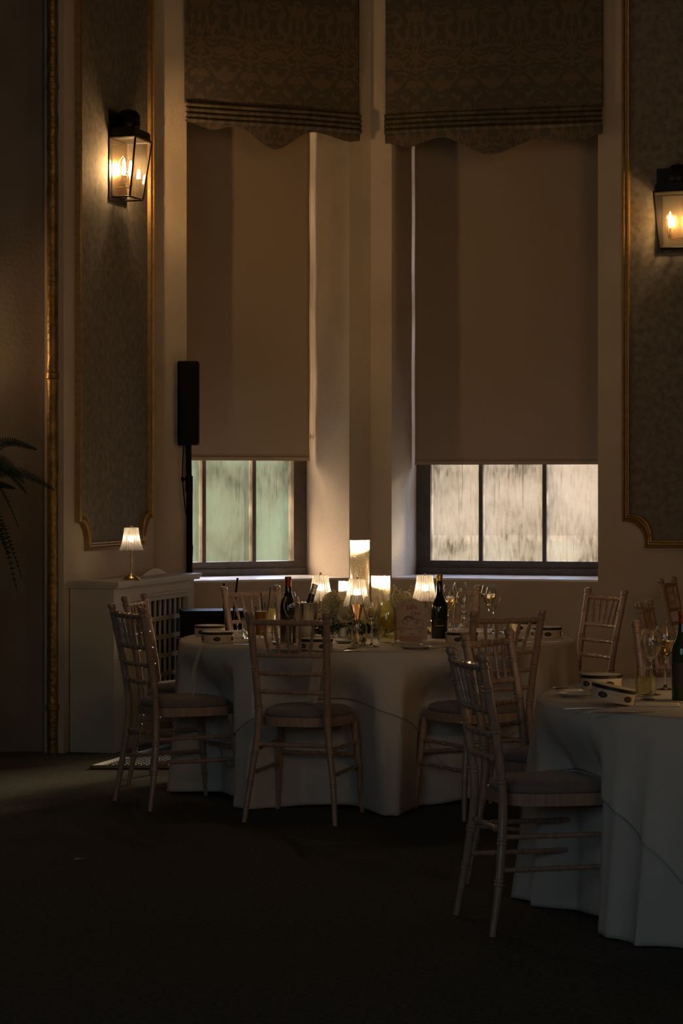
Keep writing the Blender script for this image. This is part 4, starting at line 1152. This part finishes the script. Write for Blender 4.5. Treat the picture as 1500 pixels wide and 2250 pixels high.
cutlery('fork', spot(965, 1424), .9, 'fork lying just right of the front side plate, near the overlapping chairs')
def napkin(pos, ang, label, w_=.11, d_=.09, hgt=.012):
    def fn(u, v): return Vector(((u-.5) * w_, (v-.5) * d_, .003 + hgt * (.5 + .5 * math.sin(u * 7 + v * 2)) * math.sin(PI * u) * math.sin(PI * v)))
    o = obj('napkin', MB().grid(20, 14, fn), M['napkin'], loc=pos, rot=(0, 0, ang))
    o.modifiers.new('t', 'SOLIDIFY').thickness = .0025
    tag(o, label, 'napkin', 'folded napkins')
napkin(spot(1068, 1390), .2, 'brightly lit napkin lying between the wine glasses on the main table')
napkin(spot(1443, 1549), -.1, 'cream napkin folded in front of the tumbler on the right-hand table', .15, .12)
napkin(spot(530, 1408), .4, 'napkin folded behind the front chair, right of the left tambourines', .12, .10)
napkin(spot(1250, 1518), .5, 'napkin at the left edge of the right-hand table', .08, .06)

# ------------------------------------------------------------------ arched table sign
sg = thing('table_sign', 'white arched sign reading Table One in red script', 'sign', spot(902, 1408), .06)
W, H_ = .078, .195
ol = [(-W, 0), (W, 0), (W, H_ - W)] + [(W * math.cos(a), H_ - W + W * math.sin(a)) for a in [PI * k / 24 for k in range(1, 24)]] + [(-W, H_ - W)]
X = Matrix.Rotation(PI / 2, 4, 'X')
XT = Matrix.Translation((0, 0, .004)) @ Matrix.Rotation(math.radians(-4), 4, 'X')
obj('sign_board', MB().prism(ol, -.0015, .0015, XT @ X), M['acrylic'], sg)
obj('wooden_block', MB().box((-.052, -.020, 0), (.052, -.002, .021)).box((-.052, .002, 0), (.052, .016, .021)).box((-.052, -.002, 0), (.052, .002, .0035)), M['blockwood'], sg)
def stroke(mb, pts, r=.0010, cat=6):
    P_ = [Vector((x, z)) for x, z in pts]; o_ = []
    for i in range(len(P_) - 1):
        p0, p1, p2, p3 = P_[max(i-1, 0)], P_[i], P_[i+1], P_[min(i+2, len(P_)-1)]
        for k in range(cat):
            t = k / cat
            o_.append(.5 * ((2*p1) + (p2-p0)*t + (2*p0-5*p1+4*p2-p3)*t*t + (3*p1-p0-3*p2+p3)*t**3))
    o_.append(P_[-1])
    mb.tube([XT @ Vector((p.x, -.0020, p.y)) for p in o_], r, 5)
red = MB(); r_ = .00115
def tr(pts, ox, oz, s): return [(ox + x * s, oz + z * s) for x, z in pts]
u_ = .013
stroke(red, tr([(-1.2, .6), (-1.7, .9), (-1.4, 1.6), (0, 1.9), (1.6, 1.9)], -.020, .138, u_), r_)       # T bar with swash
stroke(red, tr([(.3, 1.9), (.2, 1.0), (-.1, -.1)], -.020, .138, u_), r_)
stroke(red, tr([(1.2, .9), (.7, 1.0), (.4, .5), (.7, .1), (1.15, .5), (1.2, .9), (1.2, .3), (1.5, .1)], -.022, .141, u_), r_)   # a
stroke(red, tr([(1.5, .1), (2.0, 1.0), (2.1, 1.9), (1.85, 1.7), (1.75, .4), (2.1, .1), (2.45, .5), (2.0, .8)], -.022, .142, u_), r_)   # b
stroke(red, tr([(2.45, .6), (2.9, 1.1), (3.0, 2.0), (2.75, 1.9), (2.7, .6), (3.0, .2)], -.022, .143, u_), r_)   # l
stroke(red, tr([(3.0, .2), (3.7, .6), (3.75, 1.0), (3.35, .9), (3.3, .3), (3.8, .1), (4.3, .5)], -.022, .145, u_), r_)   # e
stroke(red, tr([(1.2, 1.4), (.5, 1.3), (.1, .6), (.4, -.1), (1.0, -.1), (1.35, .7), (1.1, 1.4), (.7, 1.3)], .004, .115, u_), r_)   # O
stroke(red, tr([(1.6, .7), (1.65, .1), (1.7, .5), (2.1, .7), (2.2, .1), (2.5, .2)], .004, .117, u_), r_)   # n
stroke(red, tr([(2.5, .2), (3.0, .5), (3.0, .8), (2.7, .6), (2.7, .2), (3.1, .05), (3.5, .4)], .004, .118, u_), r_)   # e
obj('red_lettering', red, M['red'], sg, sharp=2)
ink = MB()
ov = [(-.052 + 0.0, 0)]
el = [( .058 * math.cos(a) + .002, .076 + .026 * math.sin(a)) for a in [2 * PI * k / 24 for k in range(25)]]
stroke(ink, el, .0008, 3)
for s in (-1, 1):
    stroke(ink, [(s*.042 + .002, .058), (s*.050 + .002, .048), (s*.058 + .002, .050), (s*.058 + .002, .058), (s*.053 + .002, .058)], .0009)
    stroke(ink, [(s*.034 + .002, .054), (s*.038 + .002, .038), (s*.047 + .002, .036), (s*.048 + .002, .044), (s*.042 + .002, .045)], .0009)
rnd = random.Random(8)
for k in range(26):
    a = rnd.uniform(0, 6.28); q = math.sqrt(rnd.random()) ; cx, cz = .002 + .046 * q * math.cos(a), .081 + .020 * q * math.sin(a)
    rr = rnd.uniform(.003, .006); a1 = rnd.uniform(0, 6.28)
    stroke(ink, [(cx + rr * math.cos(a1 + t) * (1 - t / 9), cz + rr * math.sin(a1 + t) * (1 - t / 9)) for t in (0, 1, 2, 3, 4, 5)], .00055, 3)
for k in range(12):
    a = PI * (k + .5) / 12; cx, cz = -.010 + .018 * math.cos(a), .098 + .012 * math.sin(a)
    stroke(ink, [(cx + .004 * math.cos(t), cz + .004 * math.sin(t)) for t in (0, 1.5, 3, 4.5, 6.2)], .00055, 3)
stroke(ink, [(-.026, .066), (-.015, .054), (.0, .053), (.008, .064)], .0007)
stroke(ink, [(.014, .066), (.02, .058), (.032, .058), (.038, .068)], .0007)
obj('drawn_garland', ink, M['ink'], sg, sharp=2)
letters = MB()
def text(body, size, loc, rot):
    cu = bpy.data.curves.new('lettering', 'FONT'); cu.body = body; cu.size = size; cu.align_x = 'CENTER'; cu.extrude = .0003
    o = bpy.data.objects.new('lettering', cu); COL.objects.link(o)
    me = bpy.data.meshes.new_from_object(o)
    Mx = Matrix.Translation(loc) @ Matrix.Rotation(rot, 4, 'Y') @ Matrix.Rotation(PI / 2, 4, 'X')
    letters.add([v.co.copy() for v in me.vertices], [tuple(p.vertices) for p in me.polygons], Mx)
    bpy.data.objects.remove(o); bpy.data.curves.remove(cu); bpy.data.meshes.remove(me)
for i, ch in enumerate('WELCOME TO'):
    if ch == ' ': continue
    a = PI - .42 - i * .125
    text(ch, .0095, XT @ Vector((.062 * math.cos(a), -.0022, H_ - W + .062 * math.sin(a))), -(a - PI / 2))
text('SEILE', .0095, XT @ Vector((.004, -.0022, .024)), 0)
obj('small_lettering', letters, M['ink'], sg, fixn=False)

# ------------------------------------------------------------------ black case and stand behind the table
cs = thing('equipment_case', 'low black equipment case behind the main table, right of the radiator cabinet', 'case', (-.76, 13.95, 0), .15)
obj('case_body', MB().box((-.16, -.12, .012), (.20, .14, .70)), M['black'], cs)
obj('case_lid', MB().box((-.165, -.125, .702), (.205, .145, .735)), M['black'], cs)
sn = thing('music_stand', 'folded black stand with two upright rods left of the far left chair', 'stand', (-.64, 13.55, 0))
obj('upright_rod', MB().tube([(-.02, 0, .01), (-.018, 0, .905)], .006, 8), M['black'], sn)
obj('upright_rod', MB().tube([(.015, .0, .02), (.02, 0, .6), (.058, 0, .935)], .006, 8), M['black'], sn)
obj('foot_ring', MB().lathe([(.0, 0), (.09, 0), (.09, .012), (0, .016)], 20), M['black'], sn)

# ------------------------------------------------------------------ fern on its stand, at the left edge
fx, fy, fz = -1.96, 12.35, 1.18
fs_ = thing('plant_stand', 'slim dark plant stand left of the picture edge', 'plant stand', (fx, fy, 0))
obj('stand_top', MB().lathe([(0, fz - .02), (.14, fz - .02), (.14, fz), (0, fz)], 28), M['blackmetal'], fs_)
for k in range(3):
    a = k * 2 * PI / 3
    obj('stand_leg', MB().tube([(.10 * math.cos(a), .10 * math.sin(a), 0), (.07 * math.cos(a), .07 * math.sin(a), fz - .02)], .01, 8), M['blackmetal'], fs_)
fern = thing('potted_fern', 'dark green boston fern with arching fronds at the left edge', 'plant', (fx, fy, fz + .001))
obj('plant_pot', MB().lathe([(0, 0), (.085, 0), (.115, .17), (.125, .175), (.125, .20), (.11, .20), (.10, .17), (0, .165)], 28), M['pot'], fern)
rnd = random.Random(21)
def frond(az, rise, reach, droop, wid=.036):
    m = MB(); N = 40; mid = []
    for i in range(N + 1):
        t = i / N; rr = reach * (t ** .9); z = .17 + rise * math.sin(min(1, t * 1.5) * PI / 2) * (1) - droop * max(0, t - .3) ** 1.6
        mid.append(Vector((rr * math.cos(az), rr * math.sin(az), z)))
    m.tube(mid, .0018, 4)
    side = Vector((-math.sin(az), math.cos(az), 0))
    for i in range(5, N):
        t = i / N; w_ = wid * math.sin(PI * min(1, .12 + t * .88)) ** .7 + .004
        tg = (mid[i+1] - mid[i]).normalized(); nrm = side.cross(tg)
        for s in (-1, 1):
            a = mid[i]; d = (side * s * w_ * .55 + tg * w_ * .25 + nrm * (-.25 * w_ + (.75 if s > 0 else -.55) * w_))
            hw = tg * .0045
            m.add([a - hw, a + hw, a + d * .9 + hw * .5, a + d, a + d * .85 - hw * .7], [(0, 1, 2, 3, 4)])
    obj('frond', m, M['fern'], fern, fixn=False)
for az, rise, reach, droop in ((-.15, .34, .42, .10), (.3, .20, .50, .22), (-.4, .12, .34, .06), (-.3, .05, .36, .75), (.1, .10, .30, .95), (.6, .28, .38, .3), (-.8, .25, .36, .4), (-1.2, .3, .35, .5), (1.2, .3, .35, .3), (2, .3, .35, .4), (2.8, .3, .38, .4), (3.8, .3, .36, .5), (4.6, .25, .34, .5), (-.55, .2, .40, .55), (-.1, .24, .36, .32), (.05, .02, .26, .5)):
    frond(az, rise, reach, droop)
